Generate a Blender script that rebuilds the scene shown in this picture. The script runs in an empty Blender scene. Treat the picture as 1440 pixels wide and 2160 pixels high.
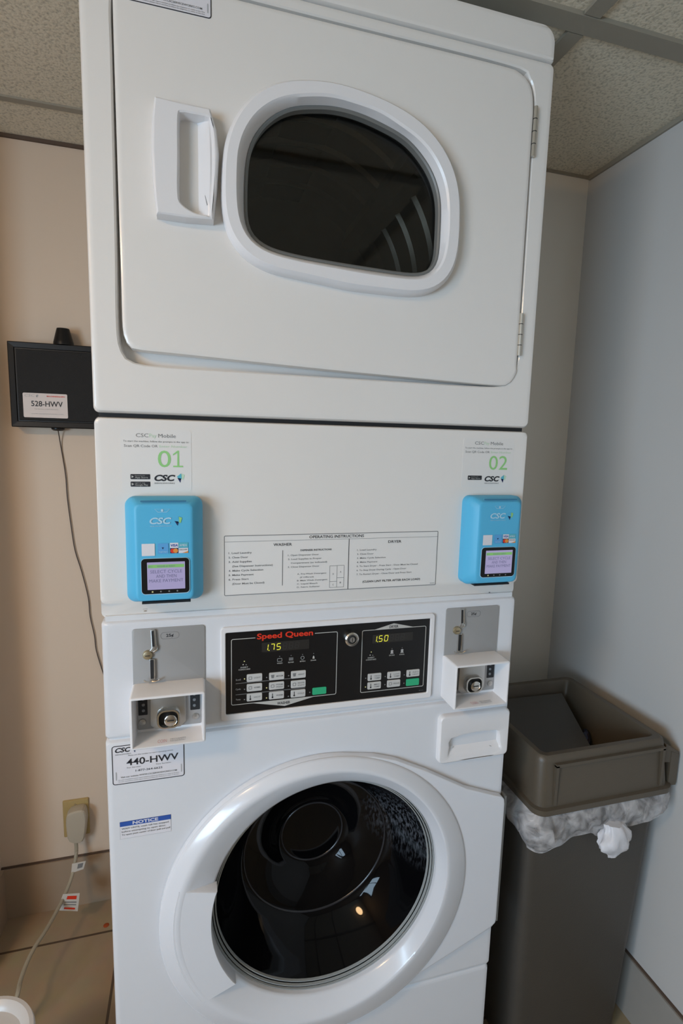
import bpy, bmesh, math, random
from mathutils import Vector, Matrix, Euler
random.seed(7)
PI = math.pi
SC = bpy.context.scene
COL = SC.collection

# ------------------------------------------------------------------ camera, exposure, light
CLOC = Vector((0.1313437, -0.7869009, 1.3388632))
CROT = Euler((1.43616114, -0.02633398, -0.27244993), 'XYZ')
FPX = 1107.05
cam_d = bpy.data.cameras.new('camera')
cam_d.sensor_fit = 'VERTICAL'
cam_d.sensor_height = 36.0
cam_d.lens = FPX / 2160 * 36.0
cam_d.clip_start = 0.02
cam = bpy.data.objects.new('camera', cam_d)
cam.location = CLOC
cam.rotation_euler = CROT
COL.objects.link(cam)
SC.camera = cam

SC.view_settings.view_transform = 'Standard'
SC.view_settings.look = 'None'
SC.view_settings.gamma = 1.0
SC.view_settings.use_curve_mapping = False
SC.view_settings.exposure = 0.20

W_SKY = 1.0
w = bpy.data.worlds.new('sky')
SC.world = w
w.use_nodes = True
wn = w.node_tree.nodes['Background']
wn.inputs[0].default_value = (0.62, 0.78, 1.0, 1)
wn.inputs[1].default_value = W_SKY

def area(name, loc, target, sx, sy, power, color):
    d = bpy.data.lights.new(name, 'AREA')
    d.shape = 'RECTANGLE'; d.size = sx; d.size_y = sy
    d.energy = power; d.color = color
    o = bpy.data.objects.new(name, d)
    o.location = loc
    o.rotation_euler = (Vector(target) - Vector(loc)).to_track_quat('-Z', 'Y').to_euler()
    COL.objects.link(o)
    return o
# daylight standing outside the window in the left wall
XFL, YK = -1.45, 0.50      # the room widens to the left in front of the short left wall
WY0, WY1, WZ0, WZ1 = -2.20, -0.98, 0.66, 1.56
area('window_daylight', (XFL-.42, (WY0+WY1)/2-.1, 1.16), (0.2, -0.1, 0.80), 1.45, 1.25, 92.0, (0.60, 0.79, 1.0))

MRO = CROT.to_matrix()
def at(u, v, axis, val):
    """the point where the sight line through photo pixel (u, v) meets the plane axis = val"""
    d = MRO @ Vector(((u-720)/FPX, -(v-1080)/FPX, -1.0))
    i = 'xyz'.index(axis)
    return CLOC + d * ((val - CLOC[i]) / d[i])
def F(u, v, y=0.0):
    p = at(u, v, 'y', y)
    return (p.x, p.z)
def crop(ox, oy, s, pts, y):
    return [F(ox + a/s, oy + b/s, y) for a, b in pts]

# ------------------------------------------------------------------ materials
MATS = {}
def mat(name, col, rough=0.5, metal=0.0, coat=0.0, var=0.03, scale=30.0, bump=0.0, bscale=200.0, spec=0.5, emit=None, estr=1.0, sub=0.0):
    m = bpy.data.materials.new(name); m.use_nodes = True
    nt = m.node_tree; b = nt.nodes['Principled BSDF']
    b.inputs['Roughness'].default_value = rough
    b.inputs['Metallic'].default_value = metal
    b.inputs['Coat Weight'].default_value = coat
    b.inputs['Coat Roughness'].default_value = 0.08
    b.inputs['Specular IOR Level'].default_value = spec
    tc = nt.nodes.new('ShaderNodeTexCoord')
    n = nt.nodes.new('ShaderNodeTexNoise'); n.inputs['Scale'].default_value = scale; n.inputs['Detail'].default_value = 4
    nt.links.new(tc.outputs['Object'], n.inputs['Vector'])
    mx = nt.nodes.new('ShaderNodeMix'); mx.data_type = 'RGBA'
    mx.inputs[6].default_value = tuple(c*(1-var) for c in col) + (1,)
    mx.inputs[7].default_value = tuple(min(1, c*(1+var)) for c in col) + (1,)
    nt.links.new(n.outputs['Fac'], mx.inputs[0])
    nt.links.new(mx.outputs[2], b.inputs['Base Color'])
    if bump:
        n2 = nt.nodes.new('ShaderNodeTexNoise'); n2.inputs['Scale'].default_value = bscale; n2.inputs['Detail'].default_value = 3
        nt.links.new(tc.outputs['Object'], n2.inputs['Vector'])
        bp = nt.nodes.new('ShaderNodeBump'); bp.inputs['Strength'].default_value = bump; bp.inputs['Distance'].default_value = 0.002
        nt.links.new(n2.outputs['Fac'], bp.inputs['Height'])
        nt.links.new(bp.outputs['Normal'], b.inputs['Normal'])
    if emit:
        b.inputs['Emission Color'].default_value = tuple(emit) + (1,)
        b.inputs['Emission Strength'].default_value = estr
    MATS[name] = m
    return m

ENAMEL_DAYLIT = mat('white_enamel_daylit', (0.72, 0.728, 0.755), 0.28, coat=0.3, var=0.01, bump=0.03, bscale=500)  # washer copy of the white enamel, bluish daylight put into its colour
ENAMEL = mat('white_enamel', (0.79, 0.755, 0.715), 0.28, coat=0.3, var=0.01, bump=0.03, bscale=500)  # dryer copy of the enamel, warm room light put into its colour
DOORW = mat('white_door_plastic', (0.725, 0.735, 0.77), 0.22, coat=0.3, var=0.01)  # bluer than plain white: cool daylight is part of the colour
PLAST = mat('white_plastic', (0.79, 0.77, 0.77), 0.3, var=0.01)
WPLAS = mat('white_frame_plastic', (0.72, 0.72, 0.73), 0.35, var=0.01)
DARKGAP = mat('black_gasket', (0.012, 0.012, 0.013), 0.7)
GREYGAP = mat('grey_gasket', (0.16, 0.16, 0.15), 0.4)
BLACK = mat('black_overlay', (0.005, 0.005, 0.006), 0.32, var=0.05)
PRINT = mat('black_print', (0.015, 0.015, 0.02), 0.6)
PRINTG = mat('grey_print', (0.20, 0.20, 0.20), 0.6)
PRINTL = mat('pale_grey_print', (0.42, 0.42, 0.42), 0.6)
SILV = mat('silver_print', (0.50, 0.49, 0.46), 0.5)
DIMSEG = mat('unlit_display', (0.022, 0.020, 0.018), 0.35)
RED = mat('red_print', (0.72, 0.035, 0.01), 0.5)
PINK = mat('faded_red_print', (0.72, 0.38, 0.38), 0.6)
LGREEN = mat('green_print', (0.30, 0.62, 0.22), 0.6)
PGREEN = mat('pale_green_print', (0.55, 0.72, 0.52), 0.6)
BTNG = mat('green_button', (0.03, 0.42, 0.20), 0.45)
BTNW = mat('grey_button', (0.56, 0.55, 0.53), 0.5)
STICK = mat('sticker_white', (0.77, 0.745, 0.715), 0.45, var=0.01)
STICKW = mat('sticker_paper', (0.74, 0.72, 0.75), 0.5, var=0.01)
STICKB = mat('sticker_beige', (0.68, 0.60, 0.56), 0.5, var=0.02)
NBLUE = mat('notice_blue', (0.025, 0.09, 0.38), 0.5)
NAVY = mat('navy_print', (0.01, 0.02, 0.10), 0.5)
TEAL = mat('teal_print', (0.10, 0.45, 0.55), 0.5)
CYAN = mat('reader_blue_plastic', (0.095, 0.46, 0.72), 0.42, var=0.02, spec=0.35)
CYAND = mat('reader_slot_blue', (0.03, 0.17, 0.30), 0.5)
PALEB = mat('pale_blue_print', (0.42, 0.66, 0.80), 0.5)
ORANGE = mat('orange_print', (0.75, 0.28, 0.05), 0.5)
SCREEN = mat('lit_screen', (0.10, 0.09, 0.14), 0.3, emit=(0.44, 0.40, 0.66), estr=0.52)
SCRTXT = mat('screen_text', (0.05, 0.05, 0.08), 0.4, emit=(0.20, 0.20, 0.36), estr=0.4)
SCRGRN = mat('screen_green_bar', (0.08, 0.2, 0.05), 0.4, emit=(0.22, 0.50, 0.16), estr=0.5)
SEG = mat('lit_segments', (0.3, 0.3, 0.02), 0.4, emit=(0.78, 0.74, 0.06), estr=0.8)
LED = mat('lit_led', (0.3, 0.3, 0.1), 0.4, emit=(0.6, 0.55, 0.3), estr=0.4)
GREYPL = mat('grey_coin_plate', (0.37, 0.365, 0.36), 0.5, metal=0.25, var=0.02)
CHROME = mat('chrome', (0.66, 0.64, 0.60), 0.18, metal=1.0, var=0.03)
STEEL = mat('satin_steel', (0.50, 0.49, 0.47), 0.32, metal=0.9, var=0.05)
BRASS = mat('worn_brass', (0.50, 0.42, 0.28), 0.35, metal=0.9, var=0.08)
HINGE = mat('hinge_steel', (0.55, 0.52, 0.46), 0.35, metal=0.8, var=0.05)
BLKPL = mat('black_plastic', (0.006, 0.0055, 0.0055), 0.4, var=0.1, spec=0.3)
BLKTEX = mat('black_textured_panel', (0.008, 0.007, 0.006), 0.5, var=0.2, spec=0.25, bump=0.4, bscale=900)
WIRE = mat('brown_wire', (0.07, 0.045, 0.035), 0.5)
IVORY = mat('ivory_plate', (0.42, 0.30, 0.12), 0.42)
PLUGM = mat('beige_plug', (0.45, 0.39, 0.30), 0.45)
CORDM = mat('beige_cord', (0.34, 0.30, 0.22), 0.45)
TAGM = mat('white_tag', (0.62, 0.58, 0.52), 0.5)
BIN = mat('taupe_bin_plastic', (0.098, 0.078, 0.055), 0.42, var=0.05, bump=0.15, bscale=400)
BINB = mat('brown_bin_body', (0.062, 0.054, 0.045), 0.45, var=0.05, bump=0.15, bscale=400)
WHITEL = mat('white_lid', (0.62, 0.60, 0.58), 0.3)
RUST = mat('rust_spot', (0.35, 0.06, 0.01), 0.6)
ITEM = mat('dark_blue_wrapper', (0.03, 0.035, 0.07), 0.25)
WPAINT = mat('warm_beige_paint', (0.66, 0.53, 0.41), 0.62, var=0.02, scale=6, bump=0.08, bscale=120)
CPAINT = mat('pale_grey_paint', (0.57, 0.555, 0.535), 0.55, var=0.02, scale=6, bump=0.08, bscale=120)
FPAINT = mat('bounce_cut_brown', (0.34, 0.29, 0.23), 0.6, var=0.02, scale=6)  # unseen walls, darkened to cut the light they bounce back
CPAINT_LIFT = mat('pale_grey_paint_lifted', (0.80, 0.76, 0.69), 0.6, var=0.02, scale=6, bump=0.08, bscale=120)  # lighter copy of the right wall's paint: missing light put into the colour
GRIDM = mat('ceiling_grid_metal', (0.30, 0.27, 0.215), 0.5)
BASET = mat('beige_base_tile', (0.36, 0.27, 0.19), 0.40, var=0.06, scale=14)
BASEG = mat('grey_base_tile', (0.34, 0.32, 0.29), 0.40, var=0.06, scale=14)
GROUT = mat('brown_grout', (0.10, 0.065, 0.045), 0.8)
GLASSW = None

def node_mat(name):
    m = bpy.data.materials.new(name); m.use_nodes = True
    MATS[name] = m
    return m, m.node_tree, m.node_tree.nodes['Principled BSDF']

# ceiling board: fissured speckle
CEIL, nt, b = node_mat('ceiling_board')
tc = nt.nodes.new('ShaderNodeTexCoord')
n = nt.nodes.new('ShaderNodeTexNoise'); n.inputs['Scale'].default_value = 190; n.inputs['Detail'].default_value = 3
nt.links.new(tc.outputs['Object'], n.inputs['Vector'])
r = nt.nodes.new('ShaderNodeValToRGB')
r.color_ramp.elements[0].position = 0.30; r.color_ramp.elements[0].color = (0.46, 0.405, 0.31, 1)
r.color_ramp.elements[1].position = 0.52; r.color_ramp.elements[1].color = (0.72, 0.64, 0.50, 1)
nt.links.new(n.outputs['Fac'], r.inputs['Fac']); nt.links.new(r.outputs['Color'], b.inputs['Base Color'])
b.inputs['Roughness'].default_value = 0.9
bp = nt.nodes.new('ShaderNodeBump'); bp.inputs['Strength'].default_value = 0.5; bp.inputs['Distance'].default_value = 0.003
nt.links.new(n.outputs['Fac'], bp.inputs['Height']); nt.links.new(bp.outputs['Normal'], b.inputs['Normal'])

# floor tile: big beige squares with brown grout, joints at x = -0.075 and y = 0.59
FLOOR, nt, b = node_mat('floor_tile')
tc = nt.nodes.new('ShaderNodeTexCoord')
mp = nt.nodes.new('ShaderNodeMapping')
mp.inputs['Location'].default_value = (0.075, -0.590, 0)
nt.links.new(tc.outputs['Object'], mp.inputs['Vector'])
br = nt.nodes.new('ShaderNodeTexBrick')
br.offset = 0.0; br.squash = 1.0
br.inputs['Scale'].default_value = 1.0; br.inputs['Brick Width'].default_value = 0.45; br.inputs['Row Height'].default_value = 0.45
br.inputs['Mortar Size'].default_value = 0.0035; br.inputs['Mortar Smooth'].default_value = 0.2
br.inputs['Color1'].default_value = (0.40, 0.30, 0.19, 1); br.inputs['Color2'].default_value = (0.38, 0.29, 0.185, 1)
br.inputs['Mortar'].default_value = (0.10, 0.065, 0.04, 1)
nt.links.new(mp.outputs['Vector'], br.inputs['Vector'])
n = nt.nodes.new('ShaderNodeTexNoise'); n.inputs['Scale'].default_value = 18; n.inputs['Detail'].default_value = 6
nt.links.new(tc.outputs['Object'], n.inputs['Vector'])
mx = nt.nodes.new('ShaderNodeMix'); mx.data_type = 'RGBA'; mx.blend_type = 'MULTIPLY'; mx.inputs[0].default_value = 0.25
nt.links.new(br.outputs['Color'], mx.inputs[6]); nt.links.new(n.outputs['Color'], mx.inputs[7])
nt.links.new(mx.outputs[2], b.inputs['Base Color'])
b.inputs['Roughness'].default_value = 0.4

# dark tinted glass bowl of the washer with a hazy detergent film on its right side
BOWL, nt, b = node_mat('dark_bowl_glass')
tc = nt.nodes.new('ShaderNodeTexCoord')
n = nt.nodes.new('ShaderNodeTexNoise'); n.inputs['Scale'].default_value = 150; n.inputs['Detail'].default_value = 10
mp = nt.nodes.new('ShaderNodeMapping'); mp.inputs['Scale'].default_value = (1.6, 1.6, 0.6)
nt.links.new(tc.outputs['Object'], mp.inputs['Vector']); nt.links.new(mp.outputs['Vector'], n.inputs['Vector'])
vd = nt.nodes.new('ShaderNodeVectorMath'); vd.operation = 'DISTANCE'
vd.inputs[1].default_value = (0.505, 0.045, 0.625)
nt.links.new(tc.outputs['Object'], vd.inputs[0])
r1 = nt.nodes.new('ShaderNodeMapRange'); r1.inputs[1].default_value = 0.095; r1.inputs[2].default_value = 0.02; r1.inputs[3].default_value = 0.0; r1.inputs[4].default_value = 1.0
nt.links.new(vd.outputs['Value'], r1.inputs[0])
r2 = nt.nodes.new('ShaderNodeMapRange'); r2.inputs[1].default_value = 0.45; r2.inputs[2].default_value = 0.68
nt.links.new(n.outputs['Fac'], r2.inputs[0])
mu = nt.nodes.new('ShaderNodeMath'); mu.operation = 'MULTIPLY'
nt.links.new(r1.outputs[0], mu.inputs[0]); nt.links.new(r2.outputs[0], mu.inputs[1])
mx = nt.nodes.new('ShaderNodeMix'); mx.data_type = 'RGBA'
mx.inputs[6].default_value = (0.0025, 0.0025, 0.003, 1); mx.inputs[7].default_value = (0.11, 0.12, 0.14, 1)
nt.links.new(mu.outputs[0], mx.inputs[0]); nt.links.new(mx.outputs[2], b.inputs['Base Color'])
b.inputs['Roughness'].default_value = 0.04
b.inputs['IOR'].default_value = 1.45
b.inputs['Specular IOR Level'].default_value = 0.22

# tinted window glass of the dryer: part mirror, part dark see-through
TINT, nt, b = node_mat('tinted_window_glass')
nt.nodes.remove(b)
tr = nt.nodes.new('ShaderNodeBsdfTransparent'); tr.inputs[0].default_value = (0.62, 0.62, 0.60, 1)
gl = nt.nodes.new('ShaderNodeBsdfGlossy'); gl.inputs['Roughness'].default_value = 0.02; gl.inputs[0].default_value = (0.9, 0.9, 0.9, 1)
fr = nt.nodes.new('ShaderNodeFresnel'); fr.inputs[0].default_value = 1.45
ms = nt.nodes.new('ShaderNodeMixShader')
nt.links.new(fr.outputs[0], ms.inputs[0]); nt.links.new(tr.outputs[0], ms.inputs[1]); nt.links.new(gl.outputs[0], ms.inputs[2])
nt.links.new(ms.outputs[0], nt.nodes['Material Output'].inputs[0])
DRUM = mat('drum_steel', (0.45, 0.42, 0.38), 0.28, metal=0.8, var=0.1)

PANE, nt, b = node_mat('clear_pane')
nt.nodes.remove(b)
tr = nt.nodes.new('ShaderNodeBsdfTransparent'); tr.inputs[0].default_value = (0.96, 0.98, 0.98, 1)
gl = nt.nodes.new('ShaderNodeBsdfGlossy'); gl.inputs['Roughness'].default_value = 0.01
ms = nt.nodes.new('ShaderNodeMixShader'); ms.inputs[0].default_value = 0.05
nt.links.new(tr.outputs[0], ms.inputs[1]); nt.links.new(gl.outputs[0], ms.inputs[2])
nt.links.new(ms.outputs[0], nt.nodes['Material Output'].inputs[0])

# thin wrinkled bag film
BAG, nt, b = node_mat('bag_film')
tr = nt.nodes.new('ShaderNodeBsdfTransparent'); tr.inputs[0].default_value = (0.85, 0.85, 0.87, 1)
ms = nt.nodes.new('ShaderNodeMixShader')
tc = nt.nodes.new('ShaderNodeTexCoord')
n = nt.nodes.new('ShaderNodeTexNoise'); n.inputs['Scale'].default_value = 35; n.inputs['Detail'].default_value = 6; n.inputs['Distortion'].default_value = 1.0
nt.links.new(tc.outputs['Object'], n.inputs['Vector'])
mr = nt.nodes.new('ShaderNodeMapRange'); mr.inputs[1].default_value = 0.3; mr.inputs[2].default_value = 0.7; mr.inputs[3].default_value = 0.25; mr.inputs[4].default_value = 0.88
nt.links.new(n.outputs['Fac'], mr.inputs[0])
nt.links.new(mr.outputs[0], ms.inputs[0]); nt.links.new(tr.outputs[0], ms.inputs[1]); nt.links.new(b.outputs[0], ms.inputs[2])
nt.links.new(ms.outputs[0], nt.nodes['Material Output'].inputs[0])
b.inputs['Base Color'].default_value = (0.60, 0.58, 0.58, 1); b.inputs['Roughness'].default_value = 0.35
bp = nt.nodes.new('ShaderNodeBump'); bp.inputs['Strength'].default_value = 0.6; bp.inputs['Distance'].default_value = 0.006
nt.links.new(n.outputs['Fac'], bp.inputs['Height']); nt.links.new(bp.outputs['Normal'], b.inputs['Normal'])
KNOT = mat('bag_knot_film', (0.72, 0.71, 0.74), 0.4, bump=0.5, bscale=60)

# ------------------------------------------------------------------ geometry helpers
def rrect(x0, x1, z0, z1, r, n=6):
    r = max(1e-5, min(r, (x1-x0)/2-1e-5, (z1-z0)/2-1e-5)); o = []
    for cx, cz, a0 in ((x1-r, z1-r, 0), (x0+r, z1-r, 90), (x0+r, z0+r, 180), (x1-r, z0+r, 270)):
        for k in range(n+1):
            a = math.radians(a0 + 90*k/n)
            o.append((cx + r*math.cos(a), cz + r*math.sin(a)))
    return o
def circ(cx, cz, r, n=64, sx=1.0, sz=1.0):
    return [(cx + sx*r*math.cos(2*PI*k/n), cz + sz*r*math.sin(2*PI*k/n)) for k in range(n)]
def spline(pts, sub=6, closed=True):
    n = len(pts); out = []
    rng = range(n) if closed else range(n-1)
    for i in rng:
        if closed:
            p = [Vector(pts[(i+k-1) % n]) for k in range(4)]
        else:
            p = [Vector(pts[max(0, min(n-1, i+k-1))]) for k in range(4)]
        for s in range(sub):
            t = s/sub
            q = 0.5*((2*p[1]) + (p[2]-p[0])*t + (2*p[0]-5*p[1]+4*p[2]-p[3])*t*t + (3*p[1]-p[0]-3*p[2]+p[3])*t**3)
            out.append(tuple(q))
    if not closed: out.append(tuple(pts[-1]))
    return out
def inset(c, d):
    n = len(c); A = sum(c[i][0]*c[(i+1) % n][1]-c[(i+1) % n][0]*c[i][1] for i in range(n))
    s = 1 if A > 0 else -1; o = []
    for i in range(n):
        a, b_, e = Vector(c[i-1]), Vector(c[i]), Vector(c[(i+1) % n])
        t = (b_-a).normalized() + (e-b_).normalized()
        if t.length < 1e-9: t = e-a
        t.normalize()
        nn = Vector((-t.y, t.x))*s
        o.append((b_.x+nn.x*d, b_.y+nn.y*d))
    return o
def polar(c, cen, angs):
    n = len(c); out = []
    for a in angs:
        dx, dz = math.cos(a), math.sin(a); best = None
        for i in range(n):
            x1, z1 = c[i][0]-cen[0], c[i][1]-cen[1]
            x2, z2 = c[(i+1) % n][0]-cen[0], c[(i+1) % n][1]-cen[1]
            ex, ez = x2-x1, z2-z1
            den = dx*ez - dz*ex
            if abs(den) < 1e-14: continue
            t = (x1*ez - z1*ex)/den
            s = (x1*dz - z1*dx)/den
            if t > 0 and -1e-6 <= s <= 1+1e-6:
                if best is None or t > best: best = t
        if best is None: best = 1e-4
        out.append((cen[0]+dx*best, cen[1]+dz*best))
    return out

def rin(x0, x1, z0, z1, r, d): return rrect(x0+d, x1-d, z0+d, z1-d, max(.0006, r-d))
class B:
    def __init__(s): s.v = []; s.f = []; s.m = []; s.mats = []
    def mi(s, m):
        if m not in s.mats: s.mats.append(m)
        return s.mats.index(m)
    def add(s, vs, fs, m):
        o = len(s.v); s.v += [tuple(v) for v in vs]; k = s.mi(m)
        for f in fs: s.f.append([o+i for i in f]); s.m.append(k)
    def box(s, x0, x1, y0, y1, z0, z1, m):
        vs = [(x, y, z) for x in (x0, x1) for y in (y0, y1) for z in (z0, z1)]
        s.add(vs, [(0,1,3,2),(4,6,7,5),(0,4,5,1),(2,3,7,6),(0,2,6,4),(1,5,7,3)], m)
    def rings(s, loops, m, cap0=True, cap1=True):
        """loops: lists of 3D points of equal length"""
        n = len(loops[0]); vs = [p for l in loops for p in l]; fs = []
        for j in range(len(loops)-1):
            for i in range(n):
                a, b_ = j*n+i, j*n+(i+1) % n
                fs.append((a, b_, b_+n, a+n))
        if cap0: fs.append(tuple(range(n))[::-1])
        if cap1: fs.append(tuple((len(loops)-1)*n+i for i in range(n)))
        s.add(vs, fs, m)
    def ploft(s, loops, cen, m, cap0=True, cap1=True, N=72):
        """loops: (xz contour, y) star-shaped round cen"""
        A = set(round(2*PI*k/N, 5) for k in range(N))
        for c, y in loops:
            if len(c) <= 60:
                for p in c: A.add(round(math.atan2(p[1]-cen[1], p[0]-cen[0]) % (2*PI), 5))
        angs = []; 
        for a in sorted(A):
            if not angs or a-angs[-1] > 2e-4: angs.append(a)
        L = []
        for c, y in loops:
            q = polar(c, cen, angs)
            L.append([(p[0], y(p[0], p[1]) if callable(y) else y, p[1]) for p in q])
        s.rings(L, m, cap0, cap1)
    def flat(s, c, y, m): s.add([(p[0], y, p[1]) for p in c], [tuple(range(len(c)))], m)
    def slab(s, c, yb, yf, m, bev=0.0, cap0=True):
        L = [[(p[0], yb, p[1]) for p in c]]
        if bev:
            L.append([(p[0], yf+bev, p[1]) for p in c])
            L.append([(p[0], yf+bev*0.3, p[1]) for p in inset(c, bev*0.3)])
            L.append([(p[0], yf, p[1]) for p in inset(c, bev)])
        else: L.append([(p[0], yf, p[1]) for p in c])
        s.rings(L, m, cap0, True)
    def outline(s, c, wd, y, m):
        i = inset(c, wd); n = len(c)
        s.add([(p[0], y, p[1]) for p in c]+[(p[0], y, p[1]) for p in i], [(k, (k+1) % n, n+(k+1) % n, n+k) for k in range(n)], m)
    def line(s, x0, z0, x1, z1, wd, y, m):
        d = Vector((x1-x0, z1-z0)).normalized()*wd/2; nx, nz = -d.y, d.x
        s.add([(x0+nx, y, z0+nz), (x1+nx, y, z1+nz), (x1-nx, y, z1-nz), (x0-nx, y, z0-nz)], [(0,1,2,3)], m)
    def text(s, t, x, z, h, y, m, wd=None, al='L', bold=0.0, shear=0.0):
        """h = cap height; wd = width the line is fitted to"""
        c = bpy.data.curves.new('t', 'FONT'); c.body = t; c.size = 1.0; c.offset = bold; c.shear = shear; c.resolution_u = 4 if h > .006 else 2
        o = bpy.data.objects.new('t', c); COL.objects.link(o)
        dg = bpy.context.evaluated_depsgraph_get(); dg.update()
        me = bpy.data.meshes.new_from_object(o.evaluated_get(dg))
        xs = [v.co.x for v in me.vertices]
        if xs:
            x0, x1 = min(xs), max(xs); sz = h/0.70; sx = sz if wd is None else wd/(x1-x0)
            L = (x1-x0)*sx; off = {'L': 0, 'C': -L/2, 'R': -L}[al]
            s.add([(x+off+(v.co.x-x0)*sx, y, z+v.co.y*sz) for v in me.vertices], [tuple(p.vertices) for p in me.polygons], m)
        bpy.data.objects.remove(o); bpy.data.curves.remove(c); bpy.data.meshes.remove(me)
    def tube(s, pts, r, m, n=10, sub=5, cap=True):
        P = [Vector(p) for p in (spline(pts, sub, False) if sub > 1 else pts)]
        L = []; up = Vector((0.13, 0.2, 1)).normalized()
        for i, p in enumerate(P):
            t = (P[min(i+1, len(P)-1)]-P[max(i-1, 0)]).normalized()
            a = t.cross(up)
            if a.length < 0.05: a = t.cross(Vector((1, 0, 0)))
            a.normalize(); b_ = t.cross(a)
            rr = r[min(len(r)-1, i*len(r)//len(P))] if isinstance(r, (list, tuple)) else r
            L.append([tuple(p + (a*math.cos(2*PI*k/n)+b_*math.sin(2*PI*k/n))*rr) for k in range(n)])
        s.rings(L, m, cap, cap)
    def lathe(s, prof, cen, m, n=48, axis='y', cap0=False, cap1=False):
        """prof: (r, t) pairs, t along the axis from cen"""
        L = []
        for r, t in prof:
            r = max(r, 1e-5); l = []
            for k in range(n):
                a = 2*PI*k/n; c, d = r*math.cos(a), r*math.sin(a)
                l.append({'y': (cen[0]+c, cen[1]+t, cen[2]+d), 'z': (cen[0]+c, cen[1]+d, cen[2]+t), 'x': (cen[0]+t, cen[1]+c, cen[2]+d)}[axis])
            L.append(l)
        s.rings(L, m, cap0, cap1)
    def build(s, name, parent=None, smooth=35, fix=True):
        me = bpy.data.meshes.new(name); me.from_pydata(s.v, [], s.f)
        for m in s.mats: me.materials.append(m)
        for p, k in zip(me.polygons, s.m): p.material_index = k
        if fix:
            bm = bmesh.new(); bm.from_mesh(me)
            bmesh.ops.recalc_face_normals(bm, faces=bm.faces); bm.to_mesh(me); bm.free()
        if smooth:
            for p in me.polygons: p.use_smooth = True
            me.set_sharp_from_angle(angle=math.radians(smooth))
        o = bpy.data.objects.new(name, me); COL.objects.link(o)
        if parent is not None: 
            o.parent = parent
            M = Matrix.Identity(4); q = parent
            while q is not None:
                M = q.matrix_parent_inverse @ q.matrix_basis @ M; q = q.parent
            o.matrix_parent_inverse = M.inverted()
        return o
def thing(name, label, cat, loc, group=None):
    o = bpy.data.objects.new(name, None); COL.objects.link(o); o.location = loc
    o.empty_display_size = 0.05
    o['label'] = label; o['category'] = cat
    if group: o['group'] = group
    return o
def tag(o, label, cat, group=None):
    o['label'] = label; o['category'] = cat
    if group: o['group'] = group
    return o
def struct(o): o['kind'] = 'structure'; return o

# ------------------------------------------------------------------ the room
XL, XR, YB, YR, YF, ZC, ZB = -0.389, 1.115, 0.706, 0.443, -2.30, 2.025, 0.152
XC = 0.692       # side of the boxed-out wall behind the bin
b = B(); b.box(XFL-.05, XR+.05, YF-.05, YB+.05, -.05, 0, FLOOR); struct(b.build('floor'))
b = B(); b.box(XFL-.05, XR+.05, YF-.05, YB+.05, ZC, ZC+.05, CEIL); struct(b.build('ceiling'))
b = B(); b.box(XL-.05, XC, YB, YB+.05, 0, ZC, WPAINT); struct(b.build('wall_back'))
b = B(); b.box(XC, XR+.05, YR, YB+.05, 0, ZC, CPAINT_LIFT); struct(b.build('wall_back_right'))
b = B(); b.box(XR, XR+.05, YF, YR, 0, ZC, CPAINT); struct(b.build('wall_right'))
b = B(); b.box(XFL-.05, XR+.05, YF-.05, YF, 0, ZC, FPAINT)
struct(b.build('wall_front'))
b = B(); b.box(XL-.05, XL, YK, YB, 0, ZC, WPAINT); b.box(XFL-.05, XL-.05, YK, YK+.05, 0, ZC, WPAINT); struct(b.build('wall_left'))
b = B()
b.box(XFL-.05, XFL, YF, WY0, 0, ZC, FPAINT); b.box(XFL-.05, XFL, WY1, YK, 0, ZC, FPAINT)
b.box(XFL-.05, XFL, WY0, WY1, 0, WZ0, FPAINT); b.box(XFL-.05, XFL, WY0, WY1, WZ1, ZC, FPAINT)
struct(b.build('wall_far_left'))
# window in the far left wall
b = B()
for a, c, d, e in ((WY0, WY1, WZ0, WZ0+.03), (WY0, WY1, WZ1-.03, WZ1), (WY0, WY0+.03, WZ0, WZ1), (WY1-.03, WY1, WZ0, WZ1), (WY0, WY1, WZ0+.28, WZ0+.305)):
    b.box(XFL-.045, XFL-.01, a, c, d, e, BLKPL)
wf = struct(b.build('window_1'))
b = B(); b.box(XFL-.03, XFL-.026, WY0+.03, WY1-.03, WZ0+.03, WZ1-.03, PANE); b.build('window_pane', wf)
# baseboards of tile with a thin dark line on top
def baseboard(name, x0, x1, y0, y1, m, axis):
    b = B(); b.box(x0, x1, y0, y1, 0, ZB-.003, m)
    b.box(x0+(.004 if axis == 'y' else 0), x1, y0+(.004 if axis == 'x' else 0), y1, ZB-.003, ZB+.001, GROUT)
    L0, L1 = (x0, x1) if axis == 'x' else (y0, y1)
    k = L0+.305
    while k < L1:
        if axis == 'x': b.box(k-.0015, k+.0015, y0-.0004, y0, 0, ZB-.003, GROUT)
        else: b.box(x0-.0004, x0, k-.0015, k+.0015, 0, ZB-.003, GROUT)
        k += .305
    return struct(b.build(name))
baseboard('baseboard_back', XL, XC, YB-.009, YB, BASET, 'x')
baseboard('baseboard_right', XR-.009, XR, YF, YR, BASEG, 'y')
baseboard('baseboard_back_right', XC, XR-.009, YR-.009, YR, BASEG, 'x')
b = B(); b.box(XL, XL+.009, YK, YB-.009, 0, ZB, BASET); struct(b.build('baseboard_left'))
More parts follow.
